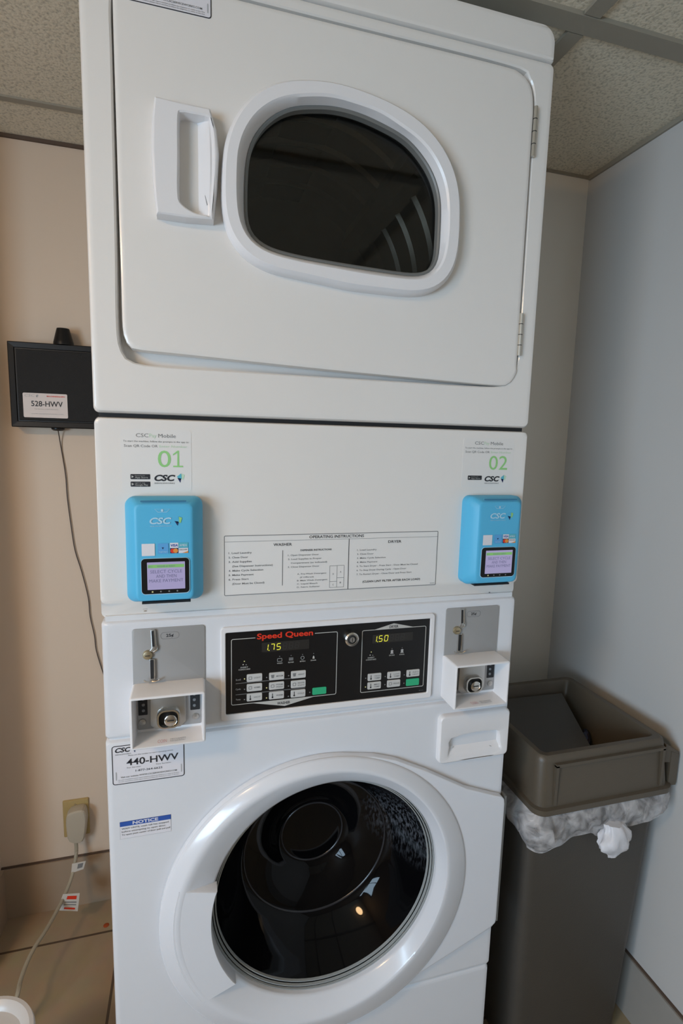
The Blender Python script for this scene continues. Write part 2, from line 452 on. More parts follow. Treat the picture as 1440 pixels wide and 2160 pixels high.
# suspended ceiling: main runner, cross tee, wall angles
b = B()
b.box(XL, XR, .012, .046, ZC-.007, ZC+.001, GRIDM); b.box(XFL, XR, -.61+.012, -.61+.046, ZC-.007, ZC+.001, GRIDM)
b.box(.735, .765, YF, .010, ZC-.006, ZC+.001, GRIDM); b.box(.735, .765, .048, YR, ZC-.006, ZC+.001, GRIDM)
b.box(.125, .155, YF, YB, ZC-.006, ZC+.001, GRIDM)
struct(b.build('trim_1'))
b = B()
b.box(XL, XC, .543, .560, ZC-.004, ZC+.001, GRIDM)
struct(b.build('trim_2'))
b = B()
b.box(XC, XR, YR-.005, YR, ZC-.006, ZC, GRIDM); b.box(XR-.006, XR, YF, YR-.006, ZC-.010, ZC, GRIDM)
b.box(XL, XC, YB-.006, YB, ZC-.008, ZC, GROUT)
struct(b.build('trim_3'))

# warm ceiling lamp behind the camera
lp = thing('ceiling_light', 'round warm white ceiling lamp behind the camera near the entrance', 'lamp', (-0.95, -1.0, ZC))
b = B(); b.lathe([(.15, 0), (.155, -.012), (.15, -.02)], (-.95, -1.0, ZC-.0005), PLAST, 40, 'z', True, True); b.build('lamp_base', lp)
GLOW = mat('glowing_diffuser', (0.8, 0.7, 0.55), 0.4, emit=(1.0, 0.64, 0.32), estr=55.0)
b = B(); b.lathe([(.14, -.02), (.135, -.04), (.11, -.062), (.06, -.076), (0.001, -.08)], (-.95, -1.0, ZC), GLOW, 40, 'z'); b.build('lamp_shade', lp)

# ------------------------------------------------------------------ the stacked washer and dryer
W = .683; D = .690
Z0, Z1, Z2, Z3, Z4 = 1.9336, 1.3668, 1.0729, .8887, .3221
M = thing('stacked_washer_dryer', 'tall white coin operated washer with a dryer stacked on top', 'washing machine', (W/2, D/2, 0))

def body(name, z0, z1, r=.010, front=None, m=ENAMEL, y0=0.0, cap1=True, more=None):
    b = B(); cen = (W/2, (z0+z1)/2)
    L = [(rrect(0, W, z0, z1, r), D), (rrect(0, W, z0, z1, r), y0+.010), (rrect(.001, W-.001, z0+.001, z1-.001, r), y0+.004),
         (rrect(.003, W-.003, z0+.003, z1-.003, r), y0+.001), (rrect(.007, W-.007, z0+.006, z1-.006, r), y0), (rrect(.010, W-.010, z0+.009, z1-.009, r), y0)]
    if front: L = front(L)
    if more: L += more
    b.ploft(L, cen, m, cap1=cap1, N=216)
    return b

# top panel over the dryer
b = B()
def tp(d): return [p for p in rrect(d, W-d, 1.90, 1.986-d, .024-d*.5, 8) if p[1] > 1.95] + [p for p in rrect(d, W-d, Z0+.0015+d*.7, 2.1, .003) if p[1] < 1.95]
b.ploft([(tp(0), D), (tp(0), .012), (tp(.001), .006), (tp(.003), .003), (tp(.007), .002), (tp(.010), .002)], (W/2, 1.958), ENAMEL)
b.build('top_panel', M)
# dryer cabinet front with the rounded door opening
op = spline([(.0365, 1.60), (.0375, 1.80), (.0385, 1.88), (.052, 1.908), (.09, 1.9145), (.35, 1.9145), (.60, 1.9145), (.636, 1.904), (.650, 1.872), (.651, 1.80),
             (.652, 1.60), (.652, 1.50), (.651, 1.474), (.641, 1.448), (.612, 1.4345), (.45, 1.4335), (.25, 1.434), (.090, 1.4345), (.052, 1.4385), (.0385, 1.454), (.0350, 1.490)], 5)
b = body('d', Z1+.002, Z0-.0015, .008, cap1=False, more=[(inset(op, -.004), 0.0), (inset(op, -.002), 0.0), (op, .002), (inset(op, .0015), .020), (circ(.345, 1.67, .225, 72), .021), (circ(.345, 1.67, .224, 72), .06)])
b.build('dryer_cabinet', M)
# drum
b = B(); pr = []
y = .055
while y < .56:
    pr += [(.262, y), (.262, y+.020), (.254, y+.026), (.254, y+.034), (.262, y+.040)]
    y += .085
pr = [(.225, .050), (.262, .052)] + pr[1:] + [(.262, .60), (.20, .61), (.05, .605), (.001, .605)]
b.lathe(pr, (.345, 0, 1.67), DRUM, 72)
for k in range(3):
    a = 2*PI*k/3 + .75
    ca, sa = math.cos(a), math.sin(a); ta, tb = -sa, ca
    L = []
    for yy, h in ((.06, .008), (.09, .055), (.54, .055), (.58, .01)):
        L.append([(.345+ca*r_+ta*q_, yy, 1.67+sa*r_+tb*q_) for r_, q_ in ((.262, -.035), (.262-h, -.012), (.262-h, .012), (.262, .035))])
    b.rings(L, DRUM)
b.build('dryer_drum', M)

# dryer door
DY = -.004
dcont = [(.0405, 1.89), (.0405, 1.70), (.041, 1.55), (.041, 1.490), (.0428, 1.4705), (.0495, 1.458), (.062, 1.4535), (.12, 1.4515), (.3262, 1.4435), (.50, 1.4385), (.618, 1.4360),
         (.6385, 1.4415), (.6475, 1.4575), (.6485, 1.4791), (.6478, 1.66), (.6472, 1.82), (.6465, 1.862), (.6400, 1.889), (.6200, 1.9045), (.58, 1.9085), (.35, 1.9085), (.10, 1.9085), (.055, 1.9065), (.044, 1.90)]
A1 = (450, 150, 5.76); A2 = (700, 150, 4.8); A3 = (450, 390, 5.76); A4 = (700, 390, 4.8)
YC, YI = -.022, -.005
co = (crop(*A1, [(142, 1400), (155, 1000), (185, 800), (300, 530), (470, 320), (700, 160), (1000, 110), (1440, 130)], YC)
      + crop(*A2, [(300, 195), (600, 320), (850, 470), (1040, 650), (1190, 880), (1270, 1110)], YC)
      + crop(*A4, [(1295, 120), (1290, 400), (1275, 680), (1230, 860), (1130, 990), (980, 1075), (700, 1060), (200, 1005)], YC)
      + crop(*A3, [(1440, 1150), (1000, 1050), (720, 985), (560, 945), (440, 860), (300, 720), (200, 560), (150, 350)], YC))
ci = (crop(*A1, [(300, 1400), (308, 1000), (340, 850), (420, 660), (560, 480), (800, 335), (1100, 290), (1440, 295)], YC)
      + crop(*A2, [(250, 315), (500, 405), (700, 540), (880, 670), (1010, 820), (1110, 1000), (1165, 1190)], YC)
      + crop(*A4, [(1180, 200), (1175, 500), (1145, 720), (1080, 860), (950, 945), (800, 940), (400, 892)], YC)
      + crop(*A3, [(1440, 985), (1000, 900), (630, 795), (500, 715), (395, 590), (330, 430), (300, 150)], YC))
cg = (crop(*A1, [(378, 1400), (395, 1100), (460, 850), (600, 650), (760, 520), (950, 440), (1150, 425), (1440, 432)], YI)
      + crop(*A2, [(250, 420), (500, 530), (750, 675), (900, 840), (1010, 1010), (1075, 1190)], YI)
      + crop(*A4, [(1100, 200), (1090, 500), (1070, 780), (1010, 885), (900, 925), (700, 910), (350, 860)], YI)
      + crop(*A3, [(1440, 965), (1000, 880), (640, 780), (480, 670), (400, 560), (378, 400), (374, 150)], YI))
BC = (.355, 1.690)
def smooth_loop(c, k):
    n = 200; q = polar(spline(c, 3), BC, [2*PI*i/n for i in range(n)])
    r = [math.dist(p, BC) for p in q]
    for _ in range(3): r = [sum(r[(i+d) % n] for d in range(-k, k+1))/(2*k+1) for i in range(n)]
    return [(BC[0]+r[i]*math.cos(2*PI*i/n), BC[1]+r[i]*math.sin(2*PI*i/n)) for i in range(n)]
co, ci, cg = smooth_loop(co, 3), smooth_loop(ci, 2), smooth_loop(cg, 2)
hole = inset(cg, -.003) if False else cg
dsm = spline(dcont, 4)
b = B()
b.ploft([(cg, .016), (dsm, .016), (dsm, DY+.004), (inset(dsm, .001), DY+.0012), (inset(dsm, .004), DY), (inset(dsm, .007), DY), (inset(co, .002), DY), (inset(co, .004), DY)], (.345, 1.68), ENAMEL, False, False, 240)
dd = b.build('dryer_door', M)
b = B()
b.ploft([(inset(co, -.0045), DY-.0002), (inset(co, -.004), DY-.010), (inset(co, -.002), YC+.004), (inset(co, .0015), YC), (inset(ci, -.002), YC), (inset(ci, .001), YC+.0025), (cg, YI), (cg, .010)], BC, PLAST, False, False, 120)
b.build('window_bezel', dd)
b = B()
b.ploft([(inset(cg, -.0002), YI-.001), (inset(cg, .0022), YI-.0018), (inset(cg, .0045), YI), (inset(cg, .0045), .006)], BC, GREYGAP, False, False, 120)
b.build('window_gasket', dd)
b = B()
gi = inset(cg, .002)
b.ploft([(gi, .009), (gi, .005)], BC, TINT, True, True, 120)
b.build('window_glass', dd)
# handle: moulded plate with a curved pocket
hp = [(.0889, 1.7633), (.0850, 1.735), (.0838, 1.7031), (.0850, 1.66), (.0888, 1.6244), (.125, 1.6240), (.1604, 1.6259), (.1650, 1.665), (.1678, 1.7089), (.1648, 1.738), (.1572, 1.7612), (.122, 1.7622)]
hs = []
for i, p in enumerate(hp):
    hs.append(p)
hr = [(.1172, 1.7445), (.1165, 1.70), (.1157, 1.6520), (.1200, 1.6395), (.1344, 1.6315), (.150, 1.6300), (.1570, 1.6325), (.1600, 1.66), (.1612, 1.70), (.1600, 1.735), (.1560, 1.7500), (.135, 1.7515), (.1215, 1.7510)]
hr = spline(hr, 3)
b = B()
def ramp(x, z): return .010 - .031*min(1, max(0, (x-.128)/.030))
hs = spline(hp, 1)
b.ploft([(inset(hs, -.0008), DY-.0002), (inset(hs, -.0004), -.0175), (inset(hs, .0008), -.0215), (inset(hs, .0030), -.0230), (inset(hs, .0040), -.0230), (inset(hr, -.0012), -.0230), (inset(hr, .0006), -.0215), (inset(hr, .0022), lambda x, z: max(-.0190, ramp(x, z)*.8-.002)), (inset(hr, .0045), ramp), (inset(hr, .010), ramp), (inset(hr, .0165), ramp)], (.1395, 1.695), PLAST, False, True, 120)
b.build('door_handle', dd)
# two hinges down the right edge
for z0_, z1_ in ((1.790, 1.862), (1.486, 1.553)):
    b = B(); xh = .6500
    b.tube([(xh, -.004, z0_), (xh, -.004, z1_)], .0032, HINGE, 10, 1)
    b.box(xh, xh+.0045, -.0015, -.0003, z0_, z1_, HINGE)
    for k in range(1, 4):
        zz = z0_+(z1_-z0_)*k/4; b.lathe([(.0035, -.0005), (.0035, .0005)], (xh, -.004, zz), DARKGAP, 10, 'z', True, True)
    b.build('hinge', M)

# middle control cabinet, its lower edge folded back
b = B()
z0_, z1_ = Z2+.0012, Z1-.003
L = [(rrect(0, W, z0_, z1_, .008), D), (rrect(0, W, z0_, z1_, .008), .016), (rrect(.0005, W-.0005, z0_+.0015, z1_-.001, .008), .0115),
     (rrect(.0015, W-.0015, 1.0985, z1_-.002, .008), .002), (rrect(.003, W-.003, 1.102, z1_-.003, .008), .0005), (rrect(.007, W-.007, 1.106, z1_-.006, .006), 0), (rrect(.010, W-.010, 1.109, z1_-.009, .006), 0)]
b.ploft(L, (W/2, 1.22), ENAMEL)
b.build('control_cabinet', M)
# console that carries the key panel
b = body('c', Z3+.0012, Z2-.001, .006, y0=.001, m=ENAMEL_DAYLIT)
b.build('console_panel', M)
# washer cabinet with its round door hole
CX, CZ = .3497, .571
b = body('w', Z4+.002, Z3-.001, .006, m=ENAMEL_DAYLIT, cap1=False, more=[(circ(CX, CZ, .224, 72), .0), (circ(CX, CZ, .220, 72), .0), (circ(CX, CZ, .216, 72), .004), (circ(CX, CZ, .215, 72), .20)])
b.lathe([(.2155, .20), (.001, .20)], (CX, 0, CZ), DARKGAP, 72)
b.build('washer_cabinet', M)
b = body('p', .0, Z4-.002, .006, y0=.003, m=ENAMEL_DAYLIT)
b.build('base_panel', M)
# dark joints between the cabinets
for z, m in ((Z0, DARKGAP), (Z1, DARKGAP), (Z2, WPLAS), (Z3, WPLAS), (Z4, WPLAS)):
    b = B(); b.box(.006, W-.006, .012 if m is DARKGAP else .0062, D-.01, z-.006, z+.006, m); b.build('joint_strip', M)

# ---- washer door
RIMM = mat('clear_rim', (0.34, 0.36, 0.36), 0.2)
RIDGE = mat('glass_ridge', (0.020, 0.020, 0.024), 0.25)
dl = []
R1, c1 = .2600, (.3300, .5635)
for k in range(0, 41):
    a = math.radians(78 + k*(262-78)/40)
    dl.append((c1[0]+R1*math.cos(a), c1[1]+R1*math.sin(a)))
dl += [(.36, .3035), (.41, .3140), (.4702, .3385), (.58, .3830), (.672, .4215), (.680, .4290), (.6815, .436), (.6815, .6780), (.680, .6880), (.674, .6945), (.66, .6990), (.60, .7230), (.52, .7690), (.46, .7990), (.42, .8120)]
dl = [(x, max(z, Z4+.004) if z > .30 else z) for x, z in dl]
b = B()
YS = -.013
dcl = dl
b.ploft([(circ(CX, CZ, .208, 72), .006), (dcl, -.0015), (dcl, YS+.003), (inset(dcl, .001), YS+.001), (inset(dcl, .003), YS), (inset(dcl, .005), YS), (circ(CX, CZ, .215, 72), YS)], (CX-.01, CZ), DOORW, False, False, 140)
wd = b.build('washer_door', M)
# the raised ring: outer foot, crest, inner edge; each ring has its own centre
def ringc(cx, cz, r, y, n=144, fn=None):
    return [(cx+(r+(fn(2*PI*k/n) if fn else 0))*math.cos(2*PI*k/n), y, cz+(r+(fn(2*PI*k/n) if fn else 0))*math.sin(2*PI*k/n)) for k in range(n)]
def fat(a):   # the ring reaches further out on the hinge side
    d = (a+PI) % (2*PI) - PI
    return .019*max(0, math.cos((d+.45)*.75))**2 if abs(d+.45) < 2.0 else 0
b = B()
b.rings([ringc(.330, .5635, .2590, YS-.0002, fn=fat), ringc(.330, .5645, .2580, YS-.0020, fn=fat), ringc(.3298, .5660, .2545, YS-.0045, fn=fat), ringc(.3292, .5730, .2375, -.0258, fn=lambda a: fat(a)*.25), ringc(.3298, .5742, .2335, -.0275, fn=lambda a: fat(a)*.06),
         ringc(.3325, .5744, .2295, -.0270), ringc(.3350, .5740, .2262, -.0250), ringc(.3490, .5715, .2040, -.0090), ringc(CX, CZ, .2015, -.0065), ringc(CX, CZ, .2005, -.004), ringc(CX, CZ, .2005, .010)], DOORW, False, False)
b.build('door_ring', wd, 50)
# grip panel on the left of the ring
g = []
ga0, ga1 = math.radians(163), math.radians(216)
outer, inner = [], []
for k in range(25):
    a = ga0+(ga1-ga0)*k/24
    outer.append((.3300+.2390*math.cos(a), .5725+.2390*math.sin(a)))
    inner.append((CX+.1985*math.cos(a), CZ+.1985*math.sin(a)))
gp = outer + inner[::-1]
b = B()
n = len(gp)
def gy(p, f):
    r = math.hypot(p[0]-CX, p[1]-CZ); t = (r-.1985)/(.0545)
    return -.0282 + .003*abs(t-.4)**2 + f
L = [[(p[0], -.006, p[1]) for p in gp], [(p[0], gy(p, .002), p[1]) for p in gp], [(p[0], gy(p, 0), p[1]) for p in inset(gp, .0015)]]
b.rings(L, DOORW, True, False)
fl = L[2]; h = n//2
b.add(fl, [(i, i+1, n-2-i, n-1-i) for i in range(h-1)], DOORW)
b.build('door_grip', wd, 40)
# glass bowl
b = B()
b.lathe([(.2005, .004), (.1985, .0035), (.196, .006), (.194, .010), (.1885, .022), (.180, .040), (.168, .062), (.154, .082), (.147, .090), (.140, .0945), (.132, .097), (.112, .104), (.095, .112), (.082, .120), (.074, .128), (.066, .1335), (.060, .1345), (.052, .1325), (.030, .131), (.001, .1305)], (CX, 0, CZ), BOWL, 128)
for r_, y_ in ((.0612, .1338), (.1380, .0948)):
    b.lathe([(r_+.0022, y_+.001), (r_+.0008, y_-.0014), (r_-.0008, y_-.0014), (r_-.0022, y_+.001)], (CX, 0, CZ), RIDGE, 96)
b.build('door_glass', wd, 60)
b = B()
for r_, y_ in ((.1990, .001), (.1955, .004), (.1915, .0085)):
    b.lathe([(r_+.0013, y_+.004), (r_+.0009, y_), (r_-.0007, y_), (r_-.0013, y_+.004)], (CX, 0, CZ), RIMM, 96)
b.build('glass_rim', wd, 50)
b = B()
b.box(.6817, .6855, -.010, .030, .430, .692, GREYGAP)
b.build('door_hinge', M)

# ---- soap drawer
b = B()
dr = rrect(.5405, .6805, .7760, .8665, .010)
pk = [(.5632, .8235), (.6100, .8300), (.6420, .8290), (.6600, .8255), (.6640, .8050), (.6655, .7870), (.6400, .7800), (.6050, .7800), (.5680, .7840), (.5592, .7890), (.5600, .8060)]
pk = spline(pk, 2)
def sl(x, z): return min(.012, -.0085 + .0205*max(0, (z-.790)/.030))
b.ploft([(dr, .0005), (dr, -.006), (inset(dr, .0012), -.0092), (inset(dr, .003), -.0105), (inset(dr, .004), -.0105), (inset(pk, -.002), -.0105), (inset(pk, .0006), -.0095), (inset(pk, .0035), sl), (inset(pk, .009), sl), (inset(pk, .015), sl), (inset(pk, .0185), sl)], (.612, .806), PLAST, False, True, 100)
b.build('soap_drawer', M)

# ---- key panel: raised frame, black overlay, displays, keys
b = B()
fo = rrect(.168, .5235, .9015, .0530+1.0, .006); fi = rrect(.1752, .5155, .9115, 1.0445, .002)
b.ploft([(fo, .0012), (fo, -.0025), (inset(fo, .001), -.0038), (inset(fi, -.001), -.0038), (fi, -.003), (fi, .0)], (.345, .978), PLAST, False, True, 60)
kp = b.build('key_panel', M)
b = B(); y = -.0009
b.slab(fi, .0008, y, BLACK)
y -= .0003
wl = rrect(.1835, .3530, .9252, 1.0332, .003); b.outline(wl, .0011, y, SILV)
b.box(.2205, .3150, y-.0001, y-.00005, 1.0290, 1.0360, BLACK)
b.text('Speed Queen', .2675, 1.0302, .0088, y-.0003, RED, .0890, 'C', .025)
b.flat([(.2149, .9258), (.2678, .9150), (.3170, .9258)], y-.00015, SILV)
b.text('WASHER', .2660, .9185, .0044, y-.0003, PRINT, .0210, 'C', .02)
dl_ = rrect(.3945, .5090, .9228, 1.0315, .003); b.outline(dl_, .0011, y, SILV)
b.flat([(.4139, 1.0308), (.4498, 1.0400), (.4873, 1.0308)], y-.00015, SILV)
b.text('DRYER', .4500, 1.0322, .0044, y-.0003, PRINT, .0160, 'C', .02)
ys = y-.0003
# row rules and captions
for z in (.9606, .9422): b.line(.1905, z, .3010, z, .0009, y-.00005, PRINTG)
for t, z in (('Soil', .9655), ('Cycle', .9500), ('Temp', .9330)): b.text(t, .1905, z, .0026, ys, PRINTL, .0075)
for x in (.2588, .2770, .2955, .3136): b.lathe([(.0008, 0), (.0001, -.0001)], (x, y-.0001, .9990), PRINTG, 8)
for x, t in ((.2588, 'WASH'), (.2770, 'RINSE'), (.2955, 'SPIN'), (.3136, 'DOOR')):
    b.text(t, x, .9868, .0021, ys, SILV, .0088, 'C', .01)
b.outline(rrect(.2550, .2626, .9905, .9960, .001), .0006, ys, PRINTL)
for k in range(3): b.line(.2735, .9915+.0018*k, .2805, .9915+.0018*k, .0007, ys, PRINTL)
b.outline(circ(.2955, .9935, .0030, 16), .0006, ys, PRINTL)
b.flat([(.3120, .9905), (.3152, .9905), (.3150, .9935), (.3136, .9960), (.3122, .9935)], ys, SILV)
for x, z in ((.2037, .9960), (.4116, .9930)):
    for q, (dx, dz, m_) in enumerate(((0, 0, LED), (-.0018, -.0052, SILV), (.0028, -.0058, PRINTG))): b.lathe([(.0010, 0), (.0001, -.0002)], (x+dx, y-.0001, z+dz), m_, 8)
    b.text('INSERT', x, z-.0108, .0022, ys, SILV, .0115, 'C', .01); b.text('COINS/CARD', x, z-.0142, .0022, ys, SILV, .0180, 'C', .01)
for x, t in ((.4483, 'DRYING'), (.4665, 'COOL'), ):
    b.lathe([(.0008, 0), (.0001, -.0001)], (x, y-.0001, .9958), PRINTG, 8)
    b.flat([(x-.003, .9870), (x+.003, .9870), (x+.0018, .9900), (x+.0026, .9925), (x, .9938), (x-.0026, .9925), (x-.0018, .9900)], ys, PRINTL)
    b.text(t, x, .9832, .0022, ys, SILV, .0095, 'C', .01)
for x, z, m_ in ((.2040, .9672, LED), (.2385, .9660, PRINTG), (.2735, .9655, PRINTG), (.2040, .9500, PRINTG), (.2385, .9487, LED), (.2735, .9480, PRINTG), (.2040, .9330, PRINTG), (.2385, .9318, LED), (.2735, .9305, PRINTG), (.3085, .9335, PRINTG),
                 (.4035, .9480, PRINTG), (.4380, .9475, PRINTG), (.4725, .9470, PRINTG), (.4035, .9325, LED), (.4380, .9330, PRINTG), (.4725, .9320, PRINTG)):
    b.lathe([(.0011, 0), (.0001, -.0002)], (x, y-.0001, z), m_, 8)
b.text('801234', .5010, .9152, .0014, ys, PRINTG, .0080)
ov = b.build('panel_overlay', kp, 0, False)
# displays
def seg7(b, ch, x, z, w_, h_, y, m, t=.0011, sh=.12):
    S = {'1': 'bc', '7': 'abc', '5': 'afgcd', '0': 'abcdef', '8': 'abcdefg'}[ch]
    P = {'a': (0, h_, w_, h_), 'b': (w_, h_/2, w_, h_), 'c': (w_, 0, w_, h_/2), 'd': (0, 0, w_, 0), 'e': (0, 0, 0, h_/2), 'f': (0, h_/2, 0, h_), 'g': (0, h_/2, w_, h_/2)}
    for k in S:
        x0, z0, x1, z1 = P[k]
        g_ = .0004
        if x0 == x1: z0 += g_; z1 -= g_
        else: x0 += g_; x1 -= g_
        b.line(x+x0+sh*z0, z+z0, x+x1+sh*z1, z+z1, t, y, m)
def display(x0, x1, z0, z1, digits, xs):
    b = B()
    b.slab(rrect(x0, x1, z0, z1, .001), -.0010, -.0014, DIMSEG)
    for k in range(6):
        px = xs + k*.0098
        if k < len(digits): seg7(b, digits[k], px, z0+.0028, .0056, .0098, -.0017, SEG)
        else: seg7(b, '8', px, z0+.0028, .0056, .0098, -.00145, PRINTG if False else DSEG)
    b.lathe([(.0008, 0), (.0001, -.0001)], (xs+.0078, -.0016, z0+.0026), SEG, 8)
    return b.build('display', kp, 0, False)
DSEG = mat('unlit_segments', (0.035, 0.033, 0.032), 0.4)
display(.2305, .3060, 1.0080, 1.0238, '175', .2340)
display(.4128, .4849, 1.0075, 1.0226, '150', .4140)
def key(x0, x1, z0, z1, m, txt, icon):
    b = B(); b.slab(rrect(x0, x1, z0, z1, .0018), -.0008, -.0022, m, .0004)
    yy = -.0024; cx = x0+.0055; cz = (z0+z1)/2
    if icon == 'dot': b.outline(rrect(cx-.0026, cx+.0026, cz-.0026, cz+.0026, .001), .0008, yy, PRINTG)
    if icon == 'bowl': b.flat([(cx-.0028, cz+.0028), (cx-.0018, cz-.0026), (cx+.0018, cz-.0026), (cx+.0028, cz+.0028)], yy, PRINTG)
    if icon == 'therm':
        b.line(cx, cz-.002, cx, cz+.0038, .0011, yy, PRINT); b.lathe([(.0015, 0), (.0001, -.0001)], (cx, yy, cz-.0026), PRINT, 10)
    L = txt.split('|') if txt else []
    for i, t in enumerate(L):
        zz = cz-.0012 if len(L) == 1 else cz+.0008-.0040*i
        b.text(t, x0+.0165 if icon else (x0+x1)/2, zz, .0025 if len(L) == 1 else .0022, yy, PRINTG, .0105, 'C', .01)
    return b.build('key_button', kp, 0, False)
ks = [[('LIGHT', 'dot'), ('MEDIUM', 'bowl'), ('HEAVY', 'bowl')], [('NORMAL', 'dot'), ('PERM|PRESS', 'dot'), ('DELICATES|KNITS', 'dot')], [('HOT', 'therm'), ('WARM', 'therm'), ('COLD', 'therm')]]
for r_, row in enumerate(ks):
    for c_, (t, ic) in enumerate(row):
        x0 = .2074+.0349*c_; z1_ = .9742-.0008*c_-.0157*r_-.0004*r_
        key(x0, x0+.0240, z1_-.0125, z1_, BTNW, t, ic)
key(.3128, .3360, .9286, .9406, BTNG, '', '')
for r_, row in enumerate([[('HIGH|TEMP', 'therm'), ('LOW|TEMP', 'therm'), ('NO|HEAT', 'therm')], [('MED|TEMP', 'therm'), ('DELICATE', 'dot'), None]]):
    for c_, it in enumerate(row):
        x0 = .4069+.0348*c_; z1_ = .9552-.0150*r_
        if it: key(x0, x0+.0237, z1_-.0125, z1_, BTNW, *it)
key(.4764, .5002, .9265, .9388, BTNG, '', '')
# key lock
b = B(); b.lathe([(.0125, 0), (.0125, -.004), (.0115, -.010), (.0095, -.0115), (.0090, -.0105), (.0075, -.0105)], (.3745, -.0012, 1.0215), CHROME, 32)
b.lathe([(.0075, -.0100), (.0050, -.0112), (.0001, -.0112)], (.3745, -.0012, 1.0215), DARKGAP, 24)
b.lathe([(.0045, -.0112), (.0042, -.0122), (.0001, -.0122)], (.3745, -.0012, 1.0215), STEEL, 24)
b.box(.3740, .3750, -.0138, -.0133, 1.0185, 1.0245, DARKGAP)
b.build('key_lock', kp)

# ---- coin slot plates and coin boxes
def coin_unit(ox):
    # ox: shift in x from the left one
    b = B(); X = lambda v: v+ox
    pl = rrect(X(.0420), X(.1445), .9700, 1.0590, .004)
    b.slab(pl, .0015, -.0010, GREYPL, .0004)
    b.outline(rrect(X(.0815), X(.1078), 1.0413, 1.0517, .0045), .0005, -.0013, PRINTG)
    b.text('25¢', X(.0946), 1.0445, .0044, -.0013, PRINT, .0105, 'C', .02)
    p = b.build('coin_slot_plate', M, 30, False)
    b = B()
    # the raised lip round the slots
    b.slab([(X(.0680), 1.0575), (X(.0690), 1.0300), (X(.0660), 1.0255), (X(.0715), 1.0225), (X(.0768), 1.0265), (X(.0772), 1.0315), (X(.0748), 1.0345), (X(.0738), 1.0578)][::-1], -.0008, -.0040, STEEL, .0006)
    b.slab([(X(.0690), 1.0560), (X(.0700), 1.0320), (X(.0732), 1.0320), (X(.0722), 1.0560)][::-1], -.0030, -.0043, DARKGAP)
    b.tube([(X(.0738), -.0040, 1.0572), (X(.0752), -.0042, 1.0345), (X(.0772), -.0042, 1.0312), (X(.0765), -.0042, 1.0268), (X(.0716), -.0042, 1.0232)], .0008, CHROME, 8, 1)
    b.slab(rrect(X(.0655), X(.0728), .9800, 1.0130, .002), -.0008, -.0040, STEEL, .0006)
    b.slab(rrect(X(.0666), X(.0712), .9825, 1.0120, .0008), -.0030, -.0044, DARKGAP)
    b.tube([(X(.0722), -.0042, 1.0125), (X(.0724), -.0042, .9815)], .0008, CHROME, 8, 1)
    b.build('coin_slot', p)
    b = B(); b.lathe([(.0072, -.001), (.0072, -.003), (.0062, -.0050), (.0045, -.0055), (.0001, -.0058)], (X(.0632), 0, 1.0192), BRASS, 24)
    b.box(X(.0600), X(.0664), -.0062, -.0056, 1.0186, 1.0196, DARKGAP)
    b.build('return_knob', p)
    b = B()
    pts = [(X(.0685)+.0115*math.cos(a), -.0045-.004*abs(math.cos(a)), .9860+.0075*math.sin(a)) for a in [math.radians(200+14*k) for k in range(11)]]
    b.tube(pts, .0012, CHROME, 8, 1); b.build('coin_lip', p)
    # box housing, open towards the room
    c0, c1_ = X(.0408), X(.1440); zz0, zz1 = .8968, .9752; yf = -.047
    cen = ((c0+c1_)/2, (zz0+zz1)/2); o = rrect(c0, c1_, zz0, zz1, .004); q = lambda d: rin(c0, c1_, zz0, zz1, .004, d)
    b = B()
    b.ploft([(o, .001), (o, yf+.002), (q(.0007), yf+.0006), (q(.0018), yf), (q(.0032), yf), (q(.004), yf+.0015), (q(.0055), -.008)], cen, PLAST, False, True, 48)
    # small print on the inner floor, near the lip
    bb = B()
    zf = zz0+.0052
    h = b.build('coin_box', M)
    t = B(); t.text('COIN', X(.0770), 0, .0055, 0, PINK, .0125); t.text('MECHANISM', X(.0945), .0032, .0022, 0, PRINTG, .0210); t.text('PUSH SLIDE IN FULLY', X(.0945), 0, .0022, 0, PRINTG, .0210)
    bb.add([(x_, -.0440+z_*1.5, zf+(-.0440+z_*1.5+.045)*.0 + .0010) for x_, y_, z_ in t.v], t.f, PINK)
    for f_i in range(len(bb.m)):
        bb.m[f_i] = 0 if t.m[f_i] == 0 else 1
    bb.mats = [PINK, PRINTG]
    bb.build('floor_print', h, 0, False)
    # slide mechanism inside
    b = B()
    b.slab(rrect(X(.0475), X(.1385), .9070, .9690, .002), -.0075, -.0100, STEEL if False else GREYPL, .0006)
    b.slab(rrect(X(.0490), X(.0618), .9300, .9700, .001), -.0098, -.0104, DARKGAP); b.slab(rrect(X(.1225), X(.1365), .9300, .9700, .001), -.0098, -.0104, DARKGAP)
    for q in range(3):
        for xx in (.0560, .1285): b.lathe([(.0024, 0), (.0016, -.0012), (.0001, -.0012)], (X(xx), -.0104, .9370+.009*q), PRINTG, 12)
    for xx in (.0545, .1300): b.lathe([(.0052, 0), (.0046, -.0018), (.0001, -.0026)], (X(xx), -.0100, .9195), STEEL, 20)
    b.build('slide_backplate', h)
    b = B()
    sh_ = [(X(.0665), .9690), (X(.0655), .9150), (X(.0730), .9080), (X(.1080), .9080), (X(.1160), .9160), (X(.1155), .9690)]
    b.slab(sh_, -.0095, -.0150, STEEL, .0010)
    b.build('slide_shroud', h)
    b = B(); cx = X(.0915)
    L = [(rrect(cx-.0165, cx+.0165, .9110, .9415, .011), -.012), (rrect(cx-.0165, cx+.0165, .9110, .9415, .011), -.022), (rrect(cx-.0155, cx+.0155, .9120, .9405, .010), -.0245), (rrect(cx-.0135, cx+.0135, .9140, .9385, .009), -.0245), (rrect(cx-.0130, cx+.0130, .9145, .9380, .009), -.019)]
    b.ploft(L, (cx, .9262), CHROME, True, False, 48)
    b.flat(rrect(cx-.0131, cx+.0131, .9144, .9381, .009), -.0188, BLKPL)
